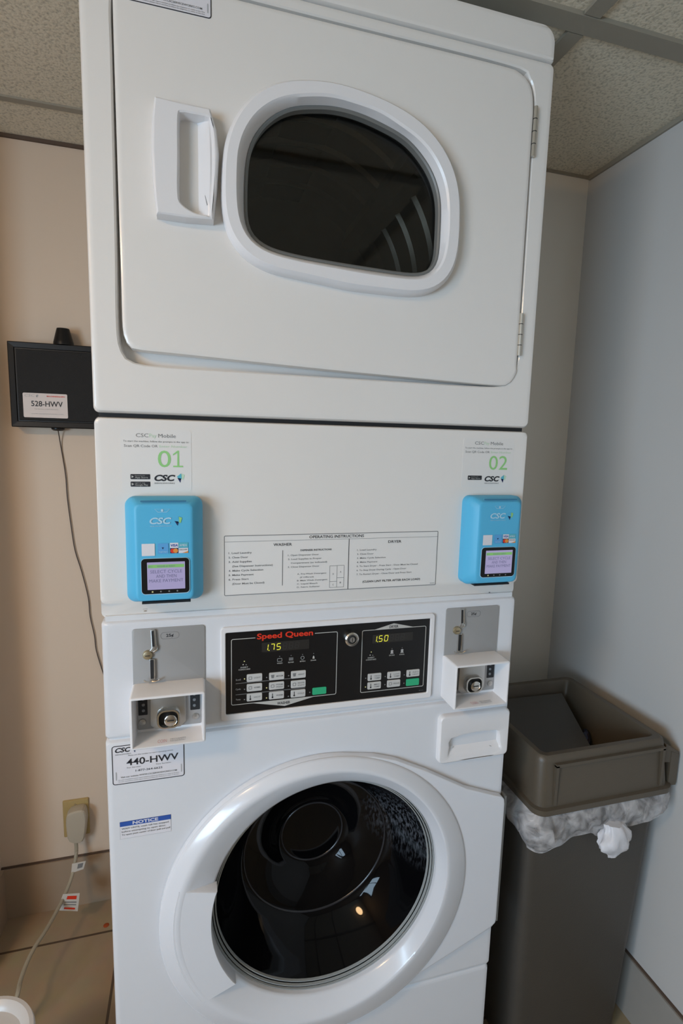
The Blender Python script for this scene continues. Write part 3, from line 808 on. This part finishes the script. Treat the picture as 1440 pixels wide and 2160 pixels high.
    b.lathe([(.0092, 0), (.0090, -.004), (.0076, -.0048), (.0001, -.0048)], (cx+.003, -.0188, .9230), CHROME, 28)
    b.box(cx-.002, cx+.008, -.0245, -.0236, .9232, .9244, DARKGAP)
    b.build('slide_lock', h)
coin_unit(0.0); coin_unit(.5035)

# ---- card readers
def tri_logo(b, x, z, s, y, cols):
    b.flat([(x, z+s*.55), (x+s*.55, z+s), (x+s*.62, z+s*.30), (x+s*.40, z+s*.15)], y, cols[0])
    b.flat([(x+s*.05, z+s*.40), (x+s*.42, z-s*.25), (x+s*.55, z+s*.30)], y, cols[1])
    b.flat([(x+s*.60, z+s*.95), (x+s*1.0, z+s*.80), (x+s*.80, z+s*.1), (x+s*.62, z+s*.25)], y, cols[2])
def reader(x0):
    x1 = x0+.104; z0_, z1_ = 1.1045, 1.2545; yf = -.034; cen = ((x0+x1)/2, (z0_+z1_)/2)
    o = rrect(x0, x1, z0_, z1_, .014)
    def lp(dx, dzt, dzb, r): return rrect(x0+dx, x1-dx, z0_+dzb, z1_-dzt, r)
    b = B()
    b.ploft([(lp(0, 0, 0, .012), .0005), (lp(0, 0, 0, .012), -.013), (lp(.0010, .0010, .0008, .012), -.0165), (lp(.0130, .0075, .0060, .008), -.0328), (lp(.0150, .0090, .0072, .007), yf), (lp(.0175, .0110, .0090, .006), yf-.0003), (lp(.0200, .0130, .0110, .006), yf-.0003)], cen, CYAN, True, True, 72)
    # card slot across the top chamfer
    b.slab(rrect(x0+.022, x1-.022, z1_-.0052, z1_-.0030, .0008), yf+.002, yf+.0012-.0006, CYAND)
    r_ = b.build('card_reader', M)
    y = yf-.0008
    b = B()
    b.box(x0+.020, x1-.018, -.022, .0, z0_-.0018, z0_+.001, DARKGAP)
    b.build('reader_foot', r_)
    sx0, sx1, sz0, sz1 = x0+.0215, x0+.0845, 1.1210, 1.1710
    b = B(); b.slab(rrect(sx0-.0006, sx1+.0012, sz0-.0012, sz1+.0006, .006), yf, y-.0006, PALEB)
    b.slab(rrect(sx0, sx1, sz0, sz1, .005), yf, y-.0012, BLKPL)
    b.build('screen_frame', r_)
    b = B(); y2 = y-.0014
    qx0, qx1, qz0, qz1 = sx0+.0075, sx1-.0055, sz0+.0060, sz1-.0050
    b.slab(rrect(qx0, qx1, qz0, qz1, .0006), y-.001, y2, SCREEN)
    b.flat([(qx0+.001, qz1-.0080), (qx1-.001, qz1-.0080), (qx1-.001, qz1-.0035), (qx0+.001, qz1-.0035)], y2-.0002, SCRGRN)
    b.text('09:1', qx0+.0015, qz1-.0070, .0022, y2-.0004, SCRTXT, .005); b.text('WASHER #1 READY', (qx0+qx1)/2, qz1-.0070, .0024, y2-.0004, SCRTXT, .024, 'C')
    for t, z, w_ in (('SELECT CYCLE', .0155, .042), ('AND THEN', .0220, .027), ('MAKE PAYMENT', .0285, .045)):
        b.text(t, (qx0+qx1)/2, qz1-z, .0045, y2-.0004, SCRTXT, w_, 'C')
    for k, mm in enumerate((LED, PRINTG, PRINTG, PRINTG)): b.lathe([(.0012, 0), (.0001, -.0004)], (sx0+.014+k*.011, y-.0013, sz0+.0030), mm, 10)
    b.build('screen', r_, 0, False)
    b = B(); y3 = y-.0002
    b.text('CSC', x0+.0335, 1.2195, .0085, y3, PALEB, .0285, 'L', .03, .25)
    tri_logo(b, x0+.0655, 1.2190, .0105, y3, (CYAN, NAVY, LGREEN))
    b.text('SERVICEWORKS', x0+.0340, 1.2155, .0016, y3, PALEB, .028)
    b.build('logo_print', r_, 0, False); b = B()
    b.outline([(x0+.0400, 1.2400), (x0+.0445, 1.2355), (x0+.0560, 1.2355), (x0+.0605, 1.2400)], .0006, y3, PALEB)
    b.flat(circ(x0+.0500, 1.2380, .0017, 12), y3, PALEB)
    b.build('card_icon_print', r_, 0, False); b = B()
    # blank white square and the row of small card emblems
    b.flat(rrect(x0+.0225, x0+.0395, 1.1750, 1.1920, .0005), y3, STICKW)
    b.flat(rrect(x0+.0435, x0+.0575, 1.1775, 1.1920, .0005), y3, mat('emblem_blue', (0.10, 0.36, 0.70), 0.5) if 'emblem_blue' not in MATS else MATS['emblem_blue'])
    b.flat([(x0+.0485, 1.1865), (x0+.0515, 1.1865), (x0+.0500, 1.1835)], y3-.0002, NAVY)
    b.text('TAP PAY', x0+.0505, 1.1790, .0020, y3-.0002, PALEB, .011, 'C')
    b.flat([(x0+.0595, 1.1853), (x0+.0705, 1.1853), (x0+.0705, 1.1925), (x0+.0595, 1.1925)], y3, STICKW)
    b.text('VISA', x0+.0650, 1.1873, .0034, y3-.0002, NBLUE, .0092, 'C', .03, .2)
    b.flat([(x0+.0708, 1.1853), (x0+.0835, 1.1853), (x0+.0835, 1.1925), (x0+.0708, 1.1925)], y3, TEAL)
    b.text('AMEX', x0+.0770, 1.1875, .0028, y3-.0002, STICKW, .0100, 'C')
    b.flat([(x0+.0595, 1.1777), (x0+.0705, 1.1777), (x0+.0705, 1.1849), (x0+.0595, 1.1849)], y3, NAVY)
    b.flat(circ(x0+.0632, 1.1813, .0033, 16), y3-.0002, RED); b.flat(circ(x0+.0668, 1.1813, .0033, 16), y3-.0003, ORANGE)
    b.flat([(x0+.0708, 1.1777), (x0+.0835, 1.1777), (x0+.0835, 1.1849), (x0+.0708, 1.1849)], y3, STICKW)
    b.flat([(x0+.0755, 1.1777), (x0+.0835, 1.1777), (x0+.0835, 1.1805)], y3-.0002, ORANGE); b.text('DISCOVER', x0+.0771, 1.1817, .0018, y3-.0003, PRINT, .0105, 'C')
    b.build('emblem_strip', r_, 0, False); b = B()
    b.text('TC  INSERT  CARD', x0+.0530, 1.1003+.0035, .0018, yf-.0006, PALEB, .026, 'C')
    b.build('caption_print', r_, 0, False)
reader(.0390); reader(.5640)
for (x, z), m_ in (((.0605, 1.0865), CHROME), ((.6330, 1.0820), DARKGAP)):
    yy = .0105
    b = B(); b.lathe([(.0050, .004), (.0050, 0), (.0042, -.0018), (.0001, -.0024)] if m_ is CHROME else [(.0026, .002), (.0026, -.0006), (.0001, -.0008)], (x, yy-.0004, z), m_, 20)
    if m_ is CHROME: b.box(x-.0032, x+.0032, yy-.0035, yy-.0028, z-.0004, z+.0004, DARKGAP)
    b.build('panel_screw', M)

# ---- printed labels
YL = -.0003
def pay_label(x0, x1, z0, z1, num, badges):
    b = B(); b.slab(rrect(x0, x1, z0, z1, .005), .0, YL, STICK)
    y = YL-.0003; cx = (x0+x1)/2; w_ = x1-x0
    b.text('CSC', cx-.0270, z1-.0112, .0052, y, PRINTG, .0165); b.text('Pay', cx-.0095, z1-.0112, .0052, y, PGREEN, .0095); b.text('Mobile', cx+.0025, z1-.0112, .0052, y, PRINTG, .0235)
    b.text('To start the machine, follow the prompts in the app to:', cx, z1-.0180, .0024, y, PRINTG, w_*.93, 'C')
    b.text('Scan QR Code OR', x0+w_*.045, z1-.0250, .0035, y, PRINTG, w_*.47); b.text('Enter Number', x0+w_*.54, z1-.0250, .0035, y, PGREEN, w_*.40)
    zn = z1-.0525; xn = x0+w_*.70-.0175
    if num == '01':
        b.text('0', xn, zn, .0235, y, LGREEN, .0175); xo = xn+.0205
        b.flat([(xo+.0055, zn), (xo+.0082, zn), (xo+.0082, zn+.0235), (xo+.0060, zn+.0235)][::-1], y, LGREEN)
        b.flat([(xo, zn), (xo+.0135, zn), (xo+.0135, zn+.0021), (xo, zn+.0021)][::-1], y-.00005, LGREEN); b.flat([(xo, zn+.0185), (xo+.0062, zn+.0235), (xo+.0062, zn+.0205), (xo, zn+.0165)], y-.0001, LGREEN)
    else: b.text(num, xn, zn, .0235, y, LGREEN, .0350)
    for k in range(badges):
        zz = z1-.0700-.0105*k
        b.slab(rrect(x0+.0115, x0+.0375, zz, zz+.0072, .001), YL, y, PRINT)
        t1, t2 = (('Download on the', 'App Store'), ('GET IT ON', 'Google Play'))[k]
        b.text(t1, x0+.0175, zz+.0045, .0012, y-.0003, SILV, .0130); b.text(t2, x0+.0175, zz+.0014, .0024, y-.0003, SILV, .0170)
        b.flat([(x0+.0130, zz+.0018), (x0+.0160, zz+.0036), (x0+.0130, zz+.0054)], y-.0003, SILV)
    b.text('CSC', x0+.0430, z1-.0720, .0082, y, PRINT, .0285, 'L', .04, .25)
    b.text('SERVICEWORKS', x0+.0430, z1-.0765, .0021, y, PRINTG, .0275)
    tri_logo(b, x0+.0735, z1-.0720, .0108, y, (TEAL, NAVY, PGREEN))
    return b.build('payment_label', M, 0, False)
pay_label(.0345, .1284, 1.2605, 1.3480, '01', 2)
pay_label(.5600, .6560, 1.2680, 1.3500, '02', 1)

b = B(); y = YL-.0002
il = rrect(.1735, .5225, 1.1020, 1.1945, .002)
b.slab(il, 0, YL, STICK); b.outline(il, .0011, y, PRINTG)
b.line(.1745, 1.1850, .5215, 1.1850, .0005, y, PRINTG)
b.line(.3680, 1.1850, .3680, 1.1028, .0011, y, PRINT); b.line(.2618, 1.1698, .2618, 1.1140, .0008, y, PRINT)
def tx(t, x, z, h, wd, al='L', m=PRINTG, bold=.012): b.text(t, x, z, h, y-.0001, m, wd, al, bold)
tx('OPERATING INSTRUCTIONS', .3478, 1.1874, .0044, .0893, 'C', PRINT)
tx('WASHER', .2617, 1.1768, .0042, .0286, 'C', PRINT); tx('DRYER', .4458, 1.1766, .0042, .0229, 'C', PRINT)
for i, (t, wd, dx) in enumerate((('1. Load Laundry', .0345, 0), ('2. Close Door', .0290, 0), ('3. Add Supplies', .0345, 0), ('(See Dispenser Instructions)', .0610, .0055), ('4. Make Cycle Selection', .0520, 0), ('5. Make Payment', .0375, 0), ('6. Press Start', .0300, 0), ('(Door Must be Closed)', .0485, .0055))):
    tx(t, .1800+dx, 1.1665-.0068*i, .0027, wd, bold=.02)
tx('DISPENSER INSTRUCTIONS', .3145, 1.1676, .0026, .0500, 'C', PRINT, .02)
for i, (t, wd, dx) in enumerate((('1. Open Dispenser Door', .0490, 0), ('2. Load Supplies in Proper', .0535, 0), ('Compartment (as indicated)', .0580, .0045), ('3. Close Dispenser Door', .0500, 0))):
    tx(t, .2700+dx, 1.1603-.0062*i, .0024, wd)
for i, (t, wd, dx) in enumerate((('A. Pre-Wash Detergent', .0470, 0), ('(if Offered)', .0220, .0045), ('B. Main Wash Detergent', .0490, 0), ('C. Liquid Bleach', .0330, 0), ('D. Fabric Softener', .0370, 0))):
    tx(t, .2848+dx, 1.1300-.0053*i, .0022, wd)
b.outline(rrect(.3371, .3612, 1.1065, 1.1425, .0004), .0006, y, PRINTG); b.line(.3493, 1.1425, .3493, 1.1065, .0006, y, PRINTG)
b.line(.3371, 1.1165, .3493, 1.1165, .0006, y, PRINTG); b.line(.3493, 1.1222, .3612, 1.1222, .0006, y, PRINTG)
for t, x, z in (('D', .3432, 1.1275), ('A', .3552, 1.1305), ('C', .3432, 1.1100), ('B', .3552, 1.1130)): tx(t, x, z, .0026, .0022, 'C')
for i, (t, wd) in enumerate((('1. Load Laundry', .0330), ('2. Close Door', .0280), ('3. Make Cycle Selection', .0490), ('4. Make Payment', .0350), ('5. To Start Dryer - Press Start - Door Must be Closed', .1060), ('6. To Stop Dryer During Cycle - Open Door', .0860), ('7. To Restart Dryer - Close Door and Press Start', .0960))):
    tx(t, .3818, 1.1652-.0067*i, .0025, wd)
tx('(CLEAN LINT FILTER AFTER EACH LOAD)', .3925, 1.1122, .0032, .1010, 'L', PRINT, .02)
tx('802345', .5120, 1.1048, .0014, .0080)
b.build('instruction_label', M, 0, False)

def service_label(x0, x1, z0, z1, num):
    b = B(); w_ = x1-x0; h_ = z1-z0; c = rrect(x0, x1, z0, z1, .004)
    b.slab(c, 0, YL, STICKW); b.outline(c, .0012, YL-.0002, PRINT); y = YL-.0004
    X = lambda f: x0+f*w_; Z = lambda f: z0+f*h_
    b.text('CSC', X(.045), Z(.83), .0070, y, PRINT, .022, 'L', .03, .25); b.text('SERVICEWORKS', X(.045), Z(.76), .0018, y, PRINTG, .022)
    tri_logo(b, X(.28), Z(.82), .008, y, (TEAL, NAVY, PGREEN))
    b.text('Please use this number to report operating service', X(.53), Z(.71), .0019, y, PRINTG, w_*.62, 'C')
    b.text(num, X(.555), Z(.47), .0105, y, PRINT, w_*.72, 'C', .012)
    b.text('For Service:', X(.20), Z(.395), .0020, y, PRINTG, w_*.19); b.text('Para Servicio:', X(.60), Z(.395), .0020, y, PRINTG, w_*.21)
    b.text('1-877-264-6622', X(.50), Z(.285), .0032, y, PRINT, w_*.37, 'C')
    b.text('Visit our website WWW.CSCSERVICEWORKS.COM', X(.50), Z(.165), .0024, y, PRINTG, w_*.78, 'C', .01)
    for k, f in enumerate((.105, .06)): b.text('For your convenience please report machine problems by telephone or online at any time', X(.5), Z(f), .0016, y, PRINTG, w_*.84, 'C')
    for xx in (.05, .955): b.line(X(xx), Z(.12), X(xx), Z(.33), .0012, y, PRINTL)
    return b.build('service_label', M, 0, False)
service_label(.0093, .1125, .8178, .8805, '440-HWV')
o = service_label(.0535, .1600, 1.8768, 1.9280, '529-HWV')
o.location.y -= .004
b = B(); c = [(.0172, .7272), (.0912, .7272), (.0912, .7560), (.0172, .7560)][::-1]
b.slab(c, 0, YL, STICKW); b.outline(c, .0004, YL-.0002, PRINTL); y = YL-.0004
b.flat([(.0172, .7480), (.0912, .7480), (.0912, .7560), (.0172, .7560)], YL-.0002, NBLUE)
b.text('NOTICE', .0540, .7496, .0050, y, STICKW, .0370, 'C', .03)
for i, (t, wd) in enumerate((('WAIT UNTIL wash tub has stopped', .068), ('before attempting to open door.', .064), ('To open: push center of door pull and pull', .070))):
    b.text(t, .0195, .7430-.0050*i, .0026, y, PRINTG, wd, 'L', .01)
b.build('notice_label', M, 0, False)

# ------------------------------------------------------------------ black box on the left wall
yb0, yf0 = YB, YB-.046
bx = thing('wall_box', 'black framed rectangular box mounted on beige wall left of the machine', 'wall box', (-.18, YB, 1.45))
x0, x1, z0, z1 = -.290, -.060, 1.352, 1.5525
cen = ((x0+x1)/2, (z0+z1)/2); o = rrect(x0, x1, z0, z1, .002)
b = B(); q = lambda d: rin(x0, x1, z0, z1, .002, d)
b.ploft([(o, yb0), (o, yf0+.002), (q(.002), yf0), (q(.013), yf0+.001), (q(.014), yf0+.004), (q(.017), yf0+.004), (q(.018), yf0+.001)], cen, BLKPL, True, False, 40); b.build('box_frame', bx)
b = B(); b.slab(q(.0178), yf0+.006, yf0+.0012, BLKTEX); b.build('box_panel', bx)
lx0, lx1, lz0, lz1 = -.2625, -.1655, 1.3757, 1.4340
b = B(); b.slab(rrect(lx0, lx1, lz0, lz1, .003), yf0+.001, yf0+.0004, STICKB); y = yf0
b.text('CSC', lx0+.004, lz1-.0090, .0060, y, PRINTL, .022, 'L', 0, .2); tri_logo(b, lx0+.028, lz1-.0090, .006, y, (PRINTL, PRINTG, PRINTL)); b.text('MACHINE/EQUIPO', lx0+.052, lz1-.0080, .0030, y, RED, .040, 'L', .02)
b.text('528-HWV', lx0+.052, lz1-.0310, .0125, y, PRINT, .069, 'C', .012)
b.text('For Service: 1-877-264-6622', lx0+.050, lz1-.0390, .0026, y, PRINTL, .052, 'C'); b.text('www.cscserviceworks.com', lx0+.052, lz1-.0500, .0026, y, PRINTL, .070, 'C')
b.build('number_label', bx, 0, False)
b = B(); cz = 1.5525
b.lathe([(.0001, 0), (.0225, 0), (.0225, .006), (.0215, .010), (.0185, .022), (.0150, .036), (.0140, .0395), (.0001, .0405)], (-.172, YB-.028, cz), BLKPL, 32, 'z'); b.build('sensor_knob', bx)
b = B(); b.lathe([(.0001, 0), (.0150, 0), (.0150, -.003), (.0100, -.0065), (.0001, -.007)], (-.195, YB-.018, 1.352), BLKPL, 28, 'z'); b.build('cable_gland', bx)
# thin wire down the wall
wp = [(-.195, YB-.018, 1.3462)] + [(p[0], YB-.004, p[1]) for p in (F(u, v, YB-.004) for u, v in ((128, 940), (138, 1000), (142, 1050), (150, 1110), (158, 1160), (172, 1205), (186, 1260), (190, 1300), (199, 1340), (203, 1372), (216, 1415), (228, 1450)))]
b = B(); b.tube(wp, .0013, WIRE, 8, 4); tag(b.build('thin_wire'), 'thin wavy brown wire hanging down the beige wall under the black box', 'wire')

# ------------------------------------------------------------------ outlet and cord
ot = thing('wall_outlet', 'ivory wall outlet low on the beige wall left of the machine', 'outlet', (-.197, YB, .27))
b = B(); o = rrect(-.2300, -.1635, .216, .326, .003); b.ploft([(o, YB), (o, YB-.003), (inset(o, .0015), YB-.0055), (inset(o, .004), YB-.006)], (-.197, .271), IVORY); b.build('outlet_plate', ot)
b = B(); b.lathe([(.0030, 0), (.0026, -.001), (.0001, -.0014)], (-.197, YB-.006, .3125), BRASS, 14); b.build('plate_screw', ot)
pc = thing('power_cord', 'beige appliance cord plugged into the ivory wall outlet', 'cord', (-.19, .68, .27))
def pl(u, v, y): p = at(u, v, 'y', y); return (p.x, p.z)
fc = [pl(140, 1727, .665), pl(147, 1718, .665), pl(172, 1712, .665), pl(180, 1722, .665), pl(180, 1745, .665), pl(173, 1776, .665), pl(147, 1778, .665), pl(140, 1750, .665)]
fc = spline(fc, 3); cc = (sum(p[0] for p in fc)/len(fc), sum(p[1] for p in fc)/len(fc))
b = B(); b.ploft([(inset(fc, .001), YB-.0065), (inset(fc, -.002), YB-.02), (inset(fc, -.001), .669), (inset(fc, .002), .6655), (inset(fc, .005), .665)], cc, PLUGM); b.build('plug', pc)
b = B()
for dz in (.024, .004): b.lathe([(.0042, 0), (.0042, .004), (.003, .0055), (.0001, .006)], (cc[0]+.0185, .680, cc[1]-.005+dz), PLUGM, 14, 'x')
b.build('reset_button', pc)
cp = [(160, 1772, .672), (161, 1795, .668), (158, 1820, .655), (151, 1850, .635), (138, 1885, .605), (118, 1925, .56), (95, 1965, .51), (72, 2000, .47), (55, 2035, .435), (43, 2070, .40), (34, 2108, .365)]
pts = []
for u, v, y in cp:
    p = at(u, v, 'y', y)
    if p.z < .006: p = at(u, v, 'z', .006)
    pts.append(tuple(p))
pts.append((-.285, .33, .006))
b = B(); b.tube(pts, .0048, CORDM, 10, 5); b.build('cord', pc)
def ctag(px, y, prints, name='warning_tag'):
    q = [at(u, v, 'y', y) for u, v in px]
    b = B(); n = (q[1]-q[0]).cross(q[3]-q[0]).normalized()*.0004
    if n.y > 0: n = -n
    vs = [tuple(v-n) for v in q]+[tuple(v+n) for v in q]
    b.add(vs, [(0,1,2,3), (7,6,5,4), (0,4,5,1), (1,5,6,2), (2,6,7,3), (3,7,4,0)], TAGM)
    def P(f, g_): a = q[0].lerp(q[1], f); c = q[3].lerp(q[2], f); return a.lerp(c, g_)+n*1.8
    for f0, g0, f1, g1, m_ in prints:
        b.add([P(f0, g0), P(f1, g0), P(f1, g1), P(f0, g1)], [(0,1,2,3)], m_)
    return b.build(name, pc, 0, False)
ctag([(152, 1822), (181, 1816), (176, 1833), (150, 1842)], .640, [(.45, .15, .85, .7, PRINTG)])
ctag([(133, 1886), (168, 1884), (164, 1922), (120, 1920)], .590, [(.30, .12, .85, .32, RED), (.25, .45, .88, .52, PRINTG), (.25, .6, .88, .66, PRINTG), (.3, .8, .85, .9, RED)])
b = B(); p = at(224, 1952, 'z', 0); b.lathe([(.0001, .0018), (.005, .0015), (.0075, .0002)], (p.x, p.y, .0003), RUST, 18, 'z'); tag(b.build('floor_spot'), 'small rusty orange spot on the beige floor tile beside the machine', 'spot')

# ------------------------------------------------------------------ white round container, photo's lower left corner
cx_, cy_, zr = -.236, .108, .30
b = B(); n = 64
b.lathe([(.060, -.2975), (.066, -.293), (.074, -.06), (.078, -.025), (.085, -.016), (.087, -.008), (.0845, -.001), (.078, .0), (.070, -.005), (.066, -.012), (.040, -.011), (.020, -.009), (.001, -.008)], (cx_, cy_, zr), WHITEL, n, 'z', True)
tag(b.build('white_bucket'), 'round white plastic tub with rolled rim standing on the floor, lower left corner', 'tub')

# ------------------------------------------------------------------ trash can, bag and lid
tb = thing('trash_can', 'tall taupe plastic trash can with open hopper lid beside the right wall', 'trash can', (.92, .17, 0))
def rr3(x0, x1, y0, y1, z, r, n=6): return [(p[0], p[1], z) for p in rrect(x0, x1, y0, y1, r, n)]
b = B()
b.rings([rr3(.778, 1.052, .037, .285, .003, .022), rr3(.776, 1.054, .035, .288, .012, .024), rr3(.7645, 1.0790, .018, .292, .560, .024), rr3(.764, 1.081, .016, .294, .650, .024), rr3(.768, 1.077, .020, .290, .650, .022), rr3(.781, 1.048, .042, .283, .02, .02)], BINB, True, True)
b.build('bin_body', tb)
b = B()
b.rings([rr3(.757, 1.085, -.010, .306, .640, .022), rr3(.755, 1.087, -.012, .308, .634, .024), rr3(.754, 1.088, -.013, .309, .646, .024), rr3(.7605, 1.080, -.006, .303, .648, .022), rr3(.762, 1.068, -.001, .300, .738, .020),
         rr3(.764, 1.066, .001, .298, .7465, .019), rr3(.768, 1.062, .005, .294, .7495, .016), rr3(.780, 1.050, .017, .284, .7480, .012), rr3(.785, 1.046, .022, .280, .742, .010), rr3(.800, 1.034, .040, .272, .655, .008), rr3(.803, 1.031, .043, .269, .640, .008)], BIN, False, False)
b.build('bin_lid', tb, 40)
b = B()   # raised ribs that frame the front panel
for x0, x1, z0, z1 in ((.793, .799, .652, .733), (1.048, 1.054, .652, .733), (.793, 1.054, .730, .736)):
    b.box(x0, x1, -.0085, .000, z0, z1, BIN)
b.build('lid_rib', tb)
b = B()
b.rings([[(1.083, y_, z_) for y_, z_ in ((.002, .640), (.030, .640), (.030, .716), (.002, .716))], [(1.106, y_, z_) for y_, z_ in ((.004, .636), (.028, .636), (.028, .706), (.004, .706))]], BIN)
b.rings([[(1.066, y_, z_) for y_, z_ in ((.002, .695), (.030, .695), (.030, .735), (.002, .735))], [(1.104, y_, z_) for y_, z_ in ((.004, .688), (.028, .688), (.028, .712), (.004, .712))]], BIN)
b.build('lid_latch', tb)
b = B()   # swing flap tilted into the hopper
q = [(.800, .262, .726), (1.016, .262, .722), (.985, .085, .645), (.800, .085, .645)]
n_ = (Vector(q[1])-Vector(q[0])).cross(Vector(q[3])-Vector(q[0])).normalized()*.003
b.add([tuple(Vector(v)-n_) for v in q]+[tuple(Vector(v)+n_) for v in q], [(0,1,2,3), (7,6,5,4), (0,4,5,1), (1,5,6,2), (2,6,7,3), (3,7,4,0)], BINB)
b.build('swing_flap', tb)
# bag: gathered skirt hanging out under the lid
def skirt():
    b = B(); N = 220; base = rrect(.7615, 1.083, -.003, .300, .026, 8)
    # resample by length
    per = []; tot = 0; m_ = len(base)
    for i in range(m_):
        d = math.dist(base[i], base[(i+1) % m_]); per.append((tot, d)); tot += d
    def pt(s):
        s %= tot
        for i, (t, d) in enumerate(per):
            if t <= s < t+d+1e-9:
                f = (s-t)/max(d, 1e-9); a, c = base[i], base[(i+1) % m_]; e = Vector((c[0]-a[0], c[1]-a[1])).normalized()
                return a[0]+(c[0]-a[0])*f, a[1]+(c[1]-a[1])*f, e.y, -e.x
        return base[0][0], base[0][1], 1, 0
    loops = []; K = 14
    def low(x, y):     # hem height round the can
        if y < .02:
            for (xa, za), (xb, zb) in zip(HEM, HEM[1:]):
                if xa <= x <= xb: t = (x-xa)/(xb-xa); t = t*t*(3-2*t); return za+(zb-za)*t
            return .575 if x > 1 else .556
        if x < .80: return .556+.012*math.sin(y*25)+ (.0 if y < .2 else .02)
        return .578
    for j in range(K+1):
        t = j/K; l = []
        for i in range(N):
            s = tot*i/N; x, y, nx, ny = pt(s); zl = low(x, y); z = .640+(zl-.640)*t
            lob = .030*math.sin(PI*t)**1.15*(1.0 if (x < .79 or y > .2) else .42)
            fold = .0035*math.sin(s*150+3*math.sin(t*4+s*9))*(.25+t)+.003*math.sin(s*67+5*t)+.0018*math.sin(s*290+7*t)
            o_ = -.001+lob+fold*(.3+.7*t)
            tuck = max(0, t-.85)/.15*.012
            o_ = max(o_-tuck, .0012 + .002*t)
            l.append((min(x+nx*o_, 1.108), y+ny*o_, z+.003*math.sin(s*40)*t))
        loops.append(l)
    b.rings(loops, BAG, False, False)
    return b
HEM = [(.755, .553), (.775, .549), (.815, .556), (.850, .574), (.890, .577), (.905, .566), (.960, .566), (.985, .568), (1.03, .574), (1.055, .580), (1.082, .600)]
bg = thing('trash_bag', 'crinkled white plastic bag lining the taupe trash can, knotted at the front', 'trash bag', (.92, .17, .6))
skirt().build('bag_skirt', bg, 60, False)
b = B()   # the knotted tail
L = []
for j in range(13):
    t = j/12; z = .595-.074*t; r_ = .020+.016*math.sin(PI*min(1, t*1.15)**1.2) - .012*t**3; l = []
    for k in range(28):
        a = 2*PI*k/28; rr = r_*(1+.14*math.sin(3*a+5*t)+.09*math.sin(7*a-9*t)+.05*math.sin(11*a+20*t))
        l.append((.934+.004*math.sin(9*t)+rr*math.cos(a)*1.0, -.017+rr*.55*math.sin(a)-.004*math.sin(PI*t), z))
    L.append(l)
b.rings(L, KNOT); b.build('bag_knot', bg, 60)
b = B(); L = []
for j in range(9):
    t = j/8; l = []
    for k in range(16):
        a = 2*PI*k/16; rr = (.004+.014*math.sin(PI*t)**.6)*(1+.2*math.sin(3*a+4*t)); l.append((.985+.045*t, .150+.03*t+rr*math.cos(a), .652+.015*t+rr*math.sin(a)*.7))
    L.append(l)
b.rings(L, ITEM); tag(b.build('crumpled_wrapper'), 'dark blue crumpled wrapper lying in the hopper of the trash can', 'wrapper')
